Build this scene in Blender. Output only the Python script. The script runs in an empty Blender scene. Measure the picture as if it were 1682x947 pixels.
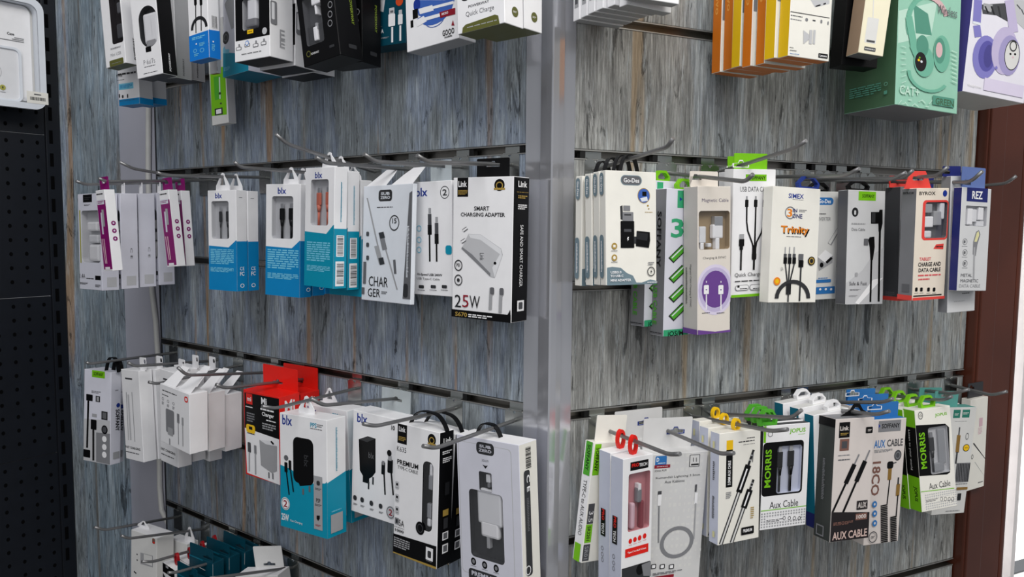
# Recreation of a shop corner: two slatwall panels meeting at a metal corner post, hung with boxed cables and chargers.
import bpy, bmesh, math, random
from mathutils import Vector, Matrix
from mathutils.geometry import tessellate_polygon

SC = bpy.context.scene
COL = SC.collection
Z0 = 1.35                      # camera height above the floor; all tabulated z are relative to it
YAW_L, YAW_R = math.radians(52.9814), math.radians(65.1397)
CORNER = Vector((.043895, .85675))
TAN = {'L': Vector((-math.sin(YAW_L), math.cos(YAW_L))), 'R': Vector((math.sin(YAW_R), math.cos(YAW_R)))}
NOR = {'L': Vector((-math.cos(YAW_L), -math.sin(YAW_L))), 'R': Vector((math.cos(YAW_R), -math.sin(YAW_R)))}
TURN = {'L': -(math.pi/2-YAW_L), 'R': math.pi/2-YAW_R}
GROOVE = {'L': .094948, 'R': .088494}

def at(side, s, n, z):
    p = CORNER + TAN[side]*s + NOR[side]*n
    return Vector((p.x, p.y, z+Z0))

# ---------------------------------------------------------------- materials
PAL = dict(W=(236,236,238),W2=(222,223,226),WG=(214,214,212),WG2=(208,208,208),WRM=(234,232,224),LIL=(214,215,226),LIL2=(196,201,218),ICE=(220,225,232),LG=(204,205,207),
 G8=(190,191,194),G7=(160,161,164),G6=(126,127,131),G5=(98,99,103),G4=(72,73,77),G3=(48,49,52),G2=(30,31,34),BK=(8,8,10),DKB=(36,32,34),DKG=(60,64,62),
 SILV=(186,188,192),SLV=(214,206,202),SLP=(206,180,172),BLU=(26,52,140),BLU2=(60,98,178),BLU3=(44,112,178),BLU4=(14,118,206),BLD=(30,52,128),BLD2=(92,112,166),NAV=(30,38,104),
 CYB=(4,128,188),TUR=(0,142,172),TURD=(0,120,150),CYL=(120,196,222),TEAL=(8,104,128),TEALD=(6,62,78),TEL2=(92,160,152),GRN=(118,190,20),GRN2=(78,168,44),GRT=(52,160,112),GRT2=(40,120,104),GRT3=(84,146,126),GRT4=(112,178,154),
 GRD=(66,98,72),MNT=(150,200,178),MNT2=(190,222,206),OLV=(92,94,44),OLG=(120,140,40),YEL=(236,190,20),YELL=(214,210,160),YELG=(170,168,80),YLB=(226,184,12),ORG=(232,134,28),ORB=(206,112,14),ORD=(206,74,32),ORL=(224,156,70),
 GLD=(166,138,66),GLD2=(178,138,72),COP=(196,108,88),RED=(222,30,20),RED2=(216,92,96),DRED=(140,22,40),CRD=(226,70,62),DRD2=(150,8,20),PNK=(214,180,190),PNK2=(214,180,182),MAG=(128,14,100),
 KRF=(220,213,204),LKR=(188,184,180),KRB=(158,138,108),KRL=(172,146,122),CRM=(232,226,200),BEI=(230,219,204),LAV=(214,206,228),LAV2=(190,180,212),LAV3=(226,224,234),LAV4=(160,152,196),PUR=(104,66,140),PUR2=(70,56,96),PURD=(74,70,138),PURD2=(88,84,160),PURM=(128,124,192),
 BRN=(122,86,76),SLT=(112,132,142),WIN=(132,52,62),WIN2=(196,132,138),YELP=(236,170,10))
def lin(c):
    c = c/255
    return c/12.92 if c <= .04045 else ((c+.055)/1.055)**2.4
MATS = {}
def nodes_of(name):
    m = bpy.data.materials.new(name); m.use_nodes = True
    nt = m.node_tree
    return m, nt, nt.nodes['Principled BSDF']
def card(key):
    """printed card or moulded plastic in one colour, with faint procedural mottling"""
    if key in MATS: return MATS[key]
    m, nt, b = nodes_of('print_'+key.lower())
    c = tuple(lin(x) for x in PAL[key])+(1,)
    tc = nt.nodes.new('ShaderNodeTexCoord'); n = nt.nodes.new('ShaderNodeTexNoise')
    n.inputs['Scale'].default_value = 60; n.inputs['Detail'].default_value = 3
    nt.links.new(tc.outputs['Object'], n.inputs['Vector'])
    mx = nt.nodes.new('ShaderNodeMix'); mx.data_type = 'RGBA'; mx.blend_type = 'MULTIPLY'
    mr = nt.nodes.new('ShaderNodeMapRange'); mr.inputs['To Min'].default_value = .94; mr.inputs['To Max'].default_value = 1.04
    nt.links.new(n.outputs['Fac'], mr.inputs['Value'])
    mx.inputs['Factor'].default_value = 1; mx.inputs['A'].default_value = c
    nt.links.new(mr.outputs['Result'], mx.inputs['B']); nt.links.new(mx.outputs['Result'], b.inputs['Base Color'])
    b.inputs['Roughness'].default_value = .42
    b.inputs['Specular IOR Level'].default_value = .35
    if key in ('BK', 'DKB', 'TEALD'): b.inputs['Specular IOR Level'].default_value = .2
    if key in ('SILV', 'GLD2'): b.inputs['Metallic'].default_value = .6; b.inputs['Roughness'].default_value = .3
    MATS[key] = m
    return m
def film():
    """thin clear plastic window"""
    if 'film' in MATS: return MATS['film']
    m = bpy.data.materials.new('clear_film'); m.use_nodes = True; nt = m.node_tree; nt.nodes.clear()
    o = nt.nodes.new('ShaderNodeOutputMaterial'); t = nt.nodes.new('ShaderNodeBsdfTransparent'); g = nt.nodes.new('ShaderNodeBsdfGlossy'); x = nt.nodes.new('ShaderNodeMixShader')
    g.inputs['Roughness'].default_value = .08; t.inputs['Color'].default_value = (.985, .985, .99, 1)
    x.inputs[0].default_value = .06
    nt.links.new(t.outputs[0], x.inputs[1]); nt.links.new(g.outputs[0], x.inputs[2]); nt.links.new(x.outputs[0], o.inputs[0])
    MATS['film'] = m; return m
def clear_plastic():
    if 'clr' in MATS: return MATS['clr']
    m = bpy.data.materials.new('clear_plastic'); m.use_nodes = True; nt = m.node_tree; nt.nodes.clear()
    o = nt.nodes.new('ShaderNodeOutputMaterial'); t = nt.nodes.new('ShaderNodeBsdfTransparent'); g = nt.nodes.new('ShaderNodeBsdfPrincipled'); x = nt.nodes.new('ShaderNodeMixShader')
    g.inputs['Base Color'].default_value = (.62, .68, .70, 1); g.inputs['Roughness'].default_value = .15; x.inputs[0].default_value = .45
    nt.links.new(t.outputs[0], x.inputs[1]); nt.links.new(g.outputs[0], x.inputs[2]); nt.links.new(x.outputs[0], o.inputs[0])
    MATS['clr'] = m; return m
def metal(name, col, rough, scale=(1,1,1), mott=.15, metallic=1.0):
    if name in MATS: return MATS[name]
    m, nt, b = nodes_of(name)
    b.inputs['Metallic'].default_value = metallic
    tc = nt.nodes.new('ShaderNodeTexCoord'); mp = nt.nodes.new('ShaderNodeMapping'); n = nt.nodes.new('ShaderNodeTexNoise')
    mp.inputs['Scale'].default_value = scale; n.inputs['Scale'].default_value = 12; n.inputs['Detail'].default_value = 4
    nt.links.new(tc.outputs['Object'], mp.inputs[0]); nt.links.new(mp.outputs[0], n.inputs['Vector'])
    r = nt.nodes.new('ShaderNodeValToRGB')
    r.color_ramp.elements[0].position = .3; r.color_ramp.elements[1].position = .7
    r.color_ramp.elements[0].color = tuple(x*(1-mott) for x in col)+(1,); r.color_ramp.elements[1].color = tuple(min(1, x*(1+mott)) for x in col)+(1,)
    nt.links.new(n.outputs['Fac'], r.inputs[0]); nt.links.new(r.outputs[0], b.inputs['Base Color'])
    mr = nt.nodes.new('ShaderNodeMapRange'); mr.inputs['To Min'].default_value = rough*.7; mr.inputs['To Max'].default_value = rough*1.3
    nt.links.new(n.outputs['Fac'], mr.inputs['Value']); nt.links.new(mr.outputs['Result'], b.inputs['Roughness'])
    MATS[name] = m; return m
def plain(name, rgb, rough=.5, spec=.4, noise=25, amp=.06, bump=0):
    if name in MATS: return MATS[name]
    m, nt, b = nodes_of(name)
    c = [lin(x) for x in rgb]
    tc = nt.nodes.new('ShaderNodeTexCoord'); n = nt.nodes.new('ShaderNodeTexNoise'); n.inputs['Scale'].default_value = noise; n.inputs['Detail'].default_value = 5
    nt.links.new(tc.outputs['Object'], n.inputs['Vector'])
    r = nt.nodes.new('ShaderNodeValToRGB'); r.color_ramp.elements[0].position = .3; r.color_ramp.elements[1].position = .7
    r.color_ramp.elements[0].color = tuple(x*(1-amp) for x in c)+(1,); r.color_ramp.elements[1].color = tuple(min(1, x*(1+amp)) for x in c)+(1,)
    nt.links.new(n.outputs['Fac'], r.inputs[0]); nt.links.new(r.outputs[0], b.inputs['Base Color'])
    b.inputs['Roughness'].default_value = rough; b.inputs['Specular IOR Level'].default_value = spec
    if bump:
        bp = nt.nodes.new('ShaderNodeBump'); bp.inputs['Strength'].default_value = bump; bp.inputs['Distance'].default_value = .002
        nt.links.new(n.outputs['Fac'], bp.inputs['Height']); nt.links.new(bp.outputs[0], b.inputs['Normal'])
    MATS[name] = m; return m
def weathered_wood(name, base, blue, brown, off=0., lift=1.0, rot=False):
    """printed weathered-board laminate: fine vertical grain, broad blotches, brown streaks and dark flakes"""
    m, nt, b = nodes_of(name); N = nt.nodes.new; K = nt.links.new
    tc = N('ShaderNodeTexCoord')
    def noise(sx, sz, scale, detail, rough=.55, dist=0., o=0.):
        mp = N('ShaderNodeMapping'); mp.inputs['Scale'].default_value = (sx, sx, sz); mp.inputs['Location'].default_value = (off+o, off*.7+o, off*.3+o)
        n = N('ShaderNodeTexNoise'); n.inputs['Scale'].default_value = scale; n.inputs['Detail'].default_value = detail; n.inputs['Roughness'].default_value = rough; n.inputs['Distortion'].default_value = dist
        K(tc.outputs['Object'], mp.inputs[0]); K(mp.outputs[0], n.inputs['Vector']); return n.outputs['Fac']
    def ramp(f, stops):
        r = N('ShaderNodeValToRGB'); e = r.color_ramp.elements
        while len(e) < len(stops): e.new(.5)
        for q, (p, c) in zip(e, stops): q.position = p; q.color = c if len(c) == 4 else tuple(c)+(1,)
        K(f, r.inputs[0]); return r.outputs[0]
    def mix(mode, fac, a, bb):
        x = N('ShaderNodeMix'); x.data_type = 'RGBA'; x.blend_type = mode
        if isinstance(fac, float): x.inputs['Factor'].default_value = fac
        else: K(fac, x.inputs['Factor'])
        for s, v in (('A', a), ('B', bb)):
            if isinstance(v, tuple): x.inputs[s].default_value = v
            else: K(v, x.inputs[s])
        return x.outputs['Result']
    L3 = lambda c, k=1.: tuple(lin(v)*k*lift for v in c)
    broad = ramp(noise(1, .22, 22, 3, .6, .3), [(.28, L3(base, .62)), (.44, L3(base)), (.56, L3(blue)), (.72, L3(base, 1.5))])
    grain = ramp(noise(1, .05, 420, 5, .8), [(.30, (.50,)*3), (.5, (1,)*3), (.70, (1.5,)*3)])
    c = mix('MULTIPLY', .9, broad, grain)
    mid = ramp(noise(1, .10, 75, 5, .65, .4, 3.), [(.30, (.50,)*3), (.48, (1,)*3), (.68, (1.3,)*3)])
    c = mix('MULTIPLY', .75, c, mid)
    st = ramp(noise(1, .035, 38, 2, .5, .12, 7.), [(.61, (0,)*3), (.67, (.7,)*3)])
    c = mix('MIX', st, c, tuple(lin(v)*lift for v in brown)+(1,)) if True else c
    c = mix('MULTIPLY', .6, c, grain)
    fl = ramp(noise(1, .16, 70, 6, .72, .8, 11.), [(.30, (.10,)*3), (.375, (.3,)*3), (.42, (1,)*3)])
    c = mix('MULTIPLY', .9, c, fl)
    hi = ramp(noise(1, .10, 160, 5, .75, .3, 17.), [(.56, (0,)*3), (.70, (.5,)*3)])
    c = mix('MIX', hi, c, tuple(lin(v)*lift for v in (176, 184, 188))+(1,))
    K(c, b.inputs['Base Color'])
    b.inputs['Roughness'].default_value = .5; b.inputs['Specular IOR Level'].default_value = .3
    bp = N('ShaderNodeBump'); bp.inputs['Strength'].default_value = .25; bp.inputs['Distance'].default_value = .0006
    K(grain, bp.inputs['Height']); K(bp.outputs[0], b.inputs['Normal'])
    return m

# ---------------------------------------------------------------- mesh building
class MB:
    """collects polygons with materials, then links them as ONE mesh object"""
    def __init__(self): self.v = []; self.f = []; self.fm = []; self.mats = []; self.smooth = []
    def mi(self, m):
        if m not in self.mats: self.mats.append(m)
        return self.mats.index(m)
    def add(self, vs, fs, m, smooth=False):
        o = len(self.v); self.v += [tuple(p) for p in vs]; k = self.mi(m)
        for f in fs: self.f.append(tuple(i+o for i in f)); self.fm.append(k); self.smooth.append(smooth)
    def box(self, c, d, m, bev=0, M=None):
        bm = bmesh.new(); bmesh.ops.create_cube(bm, size=1, matrix=Matrix.Diagonal((d[0], d[1], d[2], 1)))
        if bev: bmesh.ops.bevel(bm, geom=bm.edges[:], offset=min(bev, min(d)*.45), segments=2, affect='EDGES', profile=.6)
        self.bm(bm, m, Matrix.Translation(c) @ (M or Matrix()))
    def bm(self, bm, m, M=None, smooth=False):
        bm.verts.index_update()
        self.add([(M @ v.co) if M else v.co.copy() for v in bm.verts], [[v.index for v in f.verts] for f in bm.faces], m, smooth); bm.free()
    def tube(self, pts, r, m, n=8, caps=True, taper=None):
        pts = [Vector(p) for p in pts]; rings = []; up = Vector((0.13, .21, 1)).normalized(); prev = None
        for i, p in enumerate(pts):
            t = ((pts[min(i+1, len(pts)-1)]-pts[max(i-1, 0)])).normalized()
            a = prev if prev else (up if abs(t.dot(up)) < .95 else Vector((1, 0, 0)))
            a = (a-t*a.dot(t)).normalized(); b = t.cross(a); prev = a
            rr = r*(taper[i] if taper else 1)
            rings.append([p+(a*math.cos(2*math.pi*k/n)+b*math.sin(2*math.pi*k/n))*rr for k in range(n)])
        vs = [q for g in rings for q in g]; fs = [(i*n+k, i*n+(k+1) % n, (i+1)*n+(k+1) % n, (i+1)*n+k) for i in range(len(pts)-1) for k in range(n)]
        self.add(vs, fs, m, True)
        if caps: self.add(rings[0], [tuple(reversed(range(n)))], m); self.add(rings[-1], [tuple(range(n))], m)
    def flat(self, loops, fn, m):
        """fill a 2D outline (with holes) and place it through fn(x, y) -> 3D"""
        tri = tessellate_polygon([[Vector((x, y, 0)) for x, y in l] for l in loops])
        pts = [p for l in loops for p in l]; vs = [fn(*p) for p in pts]; out = []
        for t in tri:
            a, b, c = (Vector((*pts[i], 0)) for i in t)
            if (b-a).cross(c-a).length < 1e-14: continue
            out.append(tuple(t) if (b-a).cross(c-a).z > 0 else tuple(reversed(t)))
        self.add(vs, out, m)
    def plate(self, loops, fn, th, m):
        """outline with holes, extruded; fn(x, y, t) -> 3D"""
        self.flat(loops, lambda x, y: fn(x, y, 0), m); self.flat(loops, lambda x, y: fn(x, y, th), m)
        for l in loops:
            n = len(l)
            self.add([fn(x, y, 0) for x, y in l]+[fn(x, y, th) for x, y in l], [(i, (i+1) % n, n+(i+1) % n, n+i) for i in range(n)], m)
    def build(self, name, parent=None):
        me = bpy.data.meshes.new(name); me.from_pydata(self.v, [], self.f); me.update()
        for m in self.mats: me.materials.append(m)
        me.polygons.foreach_set('material_index', self.fm); me.polygons.foreach_set('use_smooth', self.smooth)
        bm = bmesh.new(); bm.from_mesh(me); bmesh.ops.remove_doubles(bm, verts=bm.verts, dist=1e-6)
        me2 = me; bm.to_mesh(me2); bm.free()
        o = bpy.data.objects.new(name, me); COL.objects.link(o)
        if parent: o.parent = parent
        return o
def tag(o, label=None, cat=None, group=None, kind=None):
    for k, v in (('label', label), ('category', cat), ('group', group), ('kind', kind)):
        if v: o[k] = v
    return o
def empty(name, loc, rot=(0, 0, 0)):
    o = bpy.data.objects.new(name, None); COL.objects.link(o); o.location = loc; o.rotation_euler = rot; o.empty_display_size = .02
    return o
def rrect(cx, cy, w, h, r, n=5):
    r = max(0, min(r, w/2, h/2)); out = []
    if r < 1e-6: return [(cx-w/2, cy-h/2), (cx+w/2, cy-h/2), (cx+w/2, cy+h/2), (cx-w/2, cy+h/2)]
    for sx, sy, a in ((1, 1, 0), (-1, 1, 90), (-1, -1, 180), (1, -1, 270)):
        for i in range(n+1):
            t = math.radians(a+90*i/n); out.append((cx+sx*(w/2-r)+r*math.cos(t), cy+sy*(h/2-r)+r*math.sin(t)))
    return out
def ell(cx, cy, rx, ry, n=24): return [(cx+rx*math.cos(2*math.pi*i/n), cy+ry*math.sin(2*math.pi*i/n)) for i in range(n)]

GLYPH = {}
def glyphs(s, bold):
    if (s, bold) in GLYPH: return GLYPH[(s, bold)]
    cu = bpy.data.curves.new('lettering', 'FONT'); cu.body = s; cu.resolution_u = 2; cu.offset = .022 if bold else 0
    ob = bpy.data.objects.new('lettering', cu); COL.objects.link(ob)
    me = ob.evaluated_get(bpy.context.evaluated_depsgraph_get()).to_mesh()
    vs = [(v.co.x, v.co.y) for v in me.vertices]; fs = [tuple(p.vertices) for p in me.polygons]
    ob.to_mesh_clear(); bpy.data.objects.remove(ob); bpy.data.curves.remove(cu)
    xs = [v[0] for v in vs]; ys = [v[1] for v in vs]; x0, x1, y0, y1 = min(xs), max(xs), min(ys), max(ys)
    vs = [((x-x0)/(x1-x0), (y-y0)/(y1-y0)) for x, y in vs]
    GLYPH[(s, bold)] = (vs, fs); return vs, fs

# ---------------------------------------------------------------- boxed goods
def wire_z(h, n):
    sd, s, zb, ne, ze, nt, zt = HK[h]
    return zb+(ze-zb)*min(1.1, n/ne)
class Carton:
    def __init__(self, key, d, sh):
        self.side, s, n, z, yaw, tilt, lean, self.w, self.h, self.d = P[key]
        self.s, self.n, self.z = s, n, z
        self.root = empty(d['name'], at(self.side, s, n, z), (lean, tilt, TURN[self.side]+yaw))
        tag(self.root, d['label'], 'box' if d['name'] != 'hang_card' else 'card', d['group'])
        self.data = d; self.mb = MB(); self.k = 0
        self.carton(); [getattr(self, 'op_'+o[0])(*o[1:]) for o in d['ops']]
        body = self.mb.build('carton' if d['name'] != 'hang_card' else 'card_panel', self.root)
        for i in d['items']: self.item(*i)
        for w in d['win']:
            if w[7]:
                u0, v0, u1, v1, r = w[:5]; f = MB(); W = (u1-u0)*self.w; H = (v1-v0)*self.h
                L = rrect(((u0+u1)/2-.5)*self.w, (1-(v0+v1)/2)*self.h, W-.0004, H-.0004, (min(W, H)*r if r < .9 else 9))
                f.plate([L], lambda x, y, t: (x, .0006+t, y), .0002, film()); f.build('window_film', body)
        for t in d['tabs']: self.tab(t[0], t[1], **t[2])
    def fn(self, face, off=None):
        w, h, d = self.w, self.h, self.d
        if off is None: self.k += 1; off = .00006+.00003*self.k
        return {'F': lambda u, v: ((u-.5)*w, -off, (1-v)*h), 'R': lambda u, v: (w/2+off, u*d, (1-v)*h), 'L': lambda u, v: (-w/2-off, (1-u)*d, (1-v)*h),
                'T': lambda u, v: ((u-.5)*w, (1-v)*d, h+off), 'B': lambda u, v: ((u-.5)*w, v*d, -off)}[face]
    def dim(self, face): return {'F': (self.w, self.h), 'R': (self.d, self.h), 'L': (self.d, self.h), 'T': (self.w, self.d), 'B': (self.w, self.d)}[face]
    def carton(self):
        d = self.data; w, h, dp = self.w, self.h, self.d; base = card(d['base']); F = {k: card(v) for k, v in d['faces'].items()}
        e = .0005
        back = F.get('F', base)
        # slightly rounded edges: six inset faces joined by narrow chamfers
        bm = bmesh.new(); bmesh.ops.create_cube(bm, size=1, matrix=Matrix.Translation((0, dp/2, h/2)) @ Matrix.Diagonal((w, dp, h, 1)))
        bmesh.ops.bevel(bm, geom=bm.edges[:], offset=e, segments=1, affect='EDGES')
        bm.verts.index_update(); bm.normal_update()
        holes = [rrect(((a+c)/2-.5)*w, (1-(b+q)/2)*h, (c-a)*w, (q-b)*h, (min((c-a)*w, (q-b)*h)*r if r < .9 else 9), 6 if r < .9 else 8) for a, b, c, q, r, *_ in d['win']]
        for f in bm.faces:
            nx, ny, nz = f.normal; big = max(abs(nx), abs(ny), abs(nz)) > .99
            key = ('F' if ny < -.9 else 'K' if ny > .9 else 'R' if nx > .9 else 'L' if nx < -.9 else 'T' if nz > .9 else 'B' if nz < -.9 else '') if big else ''
            if key == 'F' and holes: continue
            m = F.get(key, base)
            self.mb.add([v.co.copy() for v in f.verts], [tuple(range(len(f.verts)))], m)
        bm.free(); self.holes = holes
        if holes:
            self.mb.flat([[(-w/2+e, e), (w/2-e, e), (w/2-e, h-e), (-w/2+e, h-e)]]+[list(reversed(x)) for x in self.union(holes)], lambda x, y: (x, 0, y), F.get('F', base))
            for L, W in zip(holes, d['win']):
                m = card(W[6]); n = len(L); dd = min(W[5]*.5, dp-.0015)
                self.mb.add([(x, 0, y) for x, y in L]+[(x, dd, y) for x, y in L], [(i, (i+1) % n, n+(i+1) % n, n+i) for i in range(n)], m)
                self.mb.flat([L], lambda x, y: (x, dd, y), m)
    def union(self, hs): return hs
    # printed artwork -------------------------------------------------
    def op_R(self, f, u, v, w, h, c, r=0):
        W, H = self.dim(f)
        u0, u1, v0, v1 = max(0, u-w/2), min(1, u+w/2), max(0, v-h/2), min(1, v+h/2)
        if u1 <= u0 or v1 <= v0: return
        L = rrect((u0+u1)/2*W, (v0+v1)/2*H, (u1-u0)*W, (v1-v0)*H, r*min((u1-u0)*W, (v1-v0)*H), 4)
        g = self.fn(f); hs = [list(reversed([((x/W+.5)*W, (1-y/H)*H) for x, y in q])) for q in self.inside(f, u0, u1, v0, v1)]
        self.mb.flat([L]+hs, lambda x, y: g(x/W, y/H), card(c))
    def inside(self, f, u0, u1, v0, v1):
        if f != 'F': return []
        return [q for q, w in zip(self.holes, self.data['win']) if w[0] > u0-.001 and w[2] < u1+.001 and w[1] > v0-.001 and w[3] < v1+.001]
    def op_E(self, f, u, v, a, b, c):
        g = self.fn(f); L = [(min(1, max(0, x)), min(1, max(0, y))) for x, y in ell(u, v, a, b)]
        self.mb.flat([L], g, card(c))
    def op_O(self, f, u, v, a, b, k, c, a0=0, a1=360):
        g = self.fn(f); n = max(8, int(28*(a1-a0)/360)); vs = []
        cl = lambda x: min(1, max(0, x))
        for i in range(n+1):
            t = math.radians(a0+(a1-a0)*i/n)
            for q in (1, k): vs.append(g(cl(u+a*q*math.cos(t)), cl(v-b*q*math.sin(t))))
        self.mb.add(vs, [(2*i, 2*i+1, 2*i+3, 2*i+2) for i in range(n)], card(c))
    def op_P(self, f, q, c):
        g = self.fn(f); L = [(q[i], q[i+1]) for i in range(0, len(q), 2)]; M = []
        for p in L:
            if not M or (abs(p[0]-M[-1][0])+abs(p[1]-M[-1][1]) > 1e-4): M.append(p)
        hs = []
        if f == 'F' and len(M) > 2:
            us = [p[0] for p in M]; vs = [p[1] for p in M]
            hs = [list(reversed([(x/self.w+.5, 1-y/self.h) for x, y in h])) for h in self.inside(f, min(us), max(us), min(vs), max(vs))]
        if len(M) > 2: self.mb.flat([M]+hs, g, card(c))
    def op_T(self, f, s, u, v, w, h, c, bold=0, rot=0):
        vs, fs = glyphs(s, bold); g = self.fn(f); out = []
        for x, y in vs:
            if rot == 90: X, Y = 1-y, 1-x
            elif rot == -90: X, Y = y, x
            else: X, Y = x, 1-y
            if rot == 90: X = y*-1+1
            out.append(g(u+(X-.5)*w, v+(Y-.5)*h))
        self.mb.add(out, fs, card(c))
    def op_Y(self, f, u, v, w, h, n, c):
        W, H = self.dim(f); rnd = random.Random(int(u*997+v*7919)+n); g = self.fn(f); vs = []; fs = []
        vert = w*W < h*H*.6 and n > 6
        p = h/n
        for i in range(n):
            y = v-h/2+p*(i+.25 if not vert else i+.15); y2 = y+p*(.55 if not vert else .6); x = u-w/2; end = u+w/2*(1 if i < n-1 or n == 1 else .55)
            while x < end:
                l = (w*(.10+.18*rnd.random())) if not vert else w*(.6+.4*rnd.random()); x2 = min(end, x+l); k = len(vs)
                vs += [g(x, y), g(x2, y), g(x2, y2), g(x, y2)]; fs.append((k, k+1, k+2, k+3)); x = x2+w*.035
                if vert: break
        self.mb.add(vs, fs, card(c))
    def op_B(self, f, u, v, w, h, ax):
        rnd = random.Random(int(u*997+v*7919)); g = self.fn(f); t = 0; vs = []; fs = []
        while t < 1:
            d = rnd.choice((.012, .02, .03, .04)); k = len(vs); a, b = t, min(1, t+d)
            q = [(u-w/2, v-h/2+h*a), (u+w/2, v-h/2+h*a), (u+w/2, v-h/2+h*b), (u-w/2, v-h/2+h*b)] if ax else [(u-w/2+w*a, v-h/2), (u-w/2+w*b, v-h/2), (u-w/2+w*b, v+h/2), (u-w/2+w*a, v+h/2)]
            vs += [g(*p) for p in q]; fs.append((k, k+1, k+2, k+3)); t += d+rnd.choice((.015, .02, .035))
        self.mb.add(vs, fs, card('BK'))
    def op_D(self, f, u, v, w, h, nx, ny, c, fill, rnd):
        r = random.Random(nx*31+ny); g = self.fn(f); vs = []; fs = []
        for i in range(nx):
            for j in range(ny):
                if rnd and r.random() > .75: continue
                a = w/nx*fill*(1 if not rnd else .5+r.random()); b = h/ny*fill*(1 if not rnd else .4+r.random()*.8)
                x = u-w/2+w*(i+.5)/nx; y = v-h/2+h*(j+.5)/ny; k = len(vs)
                if x-a/2 < 0 or x+a/2 > 1 or y+b/2 > 1: continue
                vs += [g(x-a/2, y-b/2), g(x+a/2, y-b/2), g(x+a/2, y+b/2), g(x-a/2, y+b/2)]; fs.append((k, k+1, k+2, k+3))
        if fs: self.mb.add(vs, fs, card(c))
    # things seen through windows -------------------------------------
    def item(self, name, u, v, w, h, th, c, r):
        X, Z, W, H = (u-.5)*self.w, (1-v)*self.h, w*self.w, h*self.h
        dep = .5*min([q[5] for q in self.data['win']] or [.02]); dep = min(dep, self.d-.0015)
        b = MB()
        if th == 'PLUG':
            y = dep*.5; rr = min(W*.5, dep*.36)
            b.box((X, y, Z+H*.43), (W*.62, rr*.7, H*.14), card(r), .0003)
            b.box((X, y, Z+H*.20), (W, rr*1.3, H*.34), card(c), W*.25)
            b.tube([(X, y, Z+H*.04), (X, y, Z-H*.14)], W*.36, card(c), 8, True, (1, .7)); b.tube([(X, y, Z-H*.13), (X, y, Z-H*.5)], W*.2, card(c), 6)
        else:
            t = min(th, dep-.0012)
            b.box((X, dep-.0002-t/2, Z), (W, t, H), card(c), min(min(W, H, t)*.45, r*min(W, H)))
        b.build(name, self.root)
    # hang tabs -------------------------------------------------------
    def tab(self, kind, col, w=None, x=0, hole=.5, y=.5, h=None, rim=None):
        hk = self.data.get('hook'); W = w or (self.w*.96 if kind == 'card' else min(self.w*.8, .03)); yy = y*self.d; top = self.h-.0004
        m = clear_plastic() if col == 'CLR' else card(col)
        x0 = x*self.w; hz = .012
        if hk:
            nn = self.n-yy; hz = max(.006, wire_z(hk, nn)-self.z-self.h); xs = (HK[hk][1]-self.s)*(-1 if self.side == 'L' else 1)
            if kind != 'card' or W < self.w*.75: x0 = max(-self.w*.5+W*.3, min(self.w*.5-W*.3, xs))
        xh = x0
        if hk and kind == 'card': xh = max(x0-W*.3, min(x0+W*.3, xs))
        b = MB(); th = .0009
        fn = lambda X, Z, t: (X, yy-th/2+t, top+Z)
        if kind == 'card':
            H = h or hz+.007; zc = min(max(hz+.0005, .006), H-.0055) if hk else H*.5
            L = rrect(x0, H/2, W, H, .0016, 3); sw = min(W*.42, .022)
            slot = [(xh-sw/2, zc-.003), (xh+sw/2, zc-.003), (xh+sw/2, zc+.0005), (xh+.0035, zc+.001), (xh+.0022, zc+.0034), (xh-.0022, zc+.0034), (xh-.0035, zc+.001), (xh-sw/2, zc+.0005)]
            b.plate([L, list(reversed(slot))], fn, th, m)
            if rim: b.plate([[(xh+(p[0]-xh)*1.14, zc+(p[1]-zc)*1.35) for p in slot], list(reversed(slot))], lambda X, Z, t: (X, yy-th/2-.0003+t, top+Z), .0003, card(rim))
        elif kind == 'trap':
            H = hz+.008; zc = hz
            L = [(x0-W/2, 0), (x0+W/2, 0), (x0+W*.34, H*.75), (x0+W*.26, H), (x0-W*.26, H), (x0-W*.34, H*.75)]
            b.plate([L, list(reversed(rrect(x0, zc-.001, W*.42, .005, .0022)))], fn, th, m)
        elif kind == 'tri':
            H = hz+.009
            b.plate([[(x0-.026, 0), (x0+.026, 0), (x0+.010, H*.5), (x0+.004, H), (x0-.004, H), (x0-.010, H*.5)], list(reversed([(x0-.010, H*.18), (x0+.010, H*.18), (x0+.003, H*.72), (x0-.003, H*.72)]))], fn, .0016, m)
        elif kind == 'peak':
            H = hz+.006; a = W*.5
            L = [(x0-a, 0), (x0+a, 0), (x0+a*.95, H*.3), (x0+a*.55, H*.62), (x0+.0038, H*.82), (x0+.0030, H*.95), (x0, H), (x0-.0030, H*.95), (x0-.0038, H*.82), (x0-a*.55, H*.62), (x0-a*.95, H*.3)]
            b.plate([L, list(reversed([(x0-a*.42, H*.32), (x0+a*.42, H*.32), (x0+.0020, H*.84), (x0-.0020, H*.84)]))], fn, .0014, m)
        elif kind == 'flaps':
            H = max(.012, hz+.004); a = self.w*.48
            for sx in (-1, 1):
                L = [(sx*a*.12, 0), (sx*a*.96, 0), (sx*a*.80, H), (sx*a*.34, H), (sx*a*.22, H*.6)]
                if sx < 0: L.reverse()
                b.plate([L], lambda X, Z, t: (X, yy*.2+Z*1.0+t, top+Z*.9), th, m)
        elif kind == 'hex':
            H = h or hz+.006; a = W/2; t = .0028
            L = [(x0-a*.9, 0), (x0+a*.9, 0), (x0+a, H*.45), (x0+a*.45, H), (x0-a*.45, H), (x0-a, H*.45)]
            I = [(x0-a*.9+t, t), (x0+a*.9-t, t), (x0+a-t, H*.45), (x0+a*.45-t*.4, H-t), (x0-a*.45+t*.4, H-t), (x0-a+t, H*.45)]
            b.plate([L, list(reversed(I))], lambda X, Z, q: (X, yy-.003+q, top+Z), .006, m)
        elif kind == 'ring':
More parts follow.
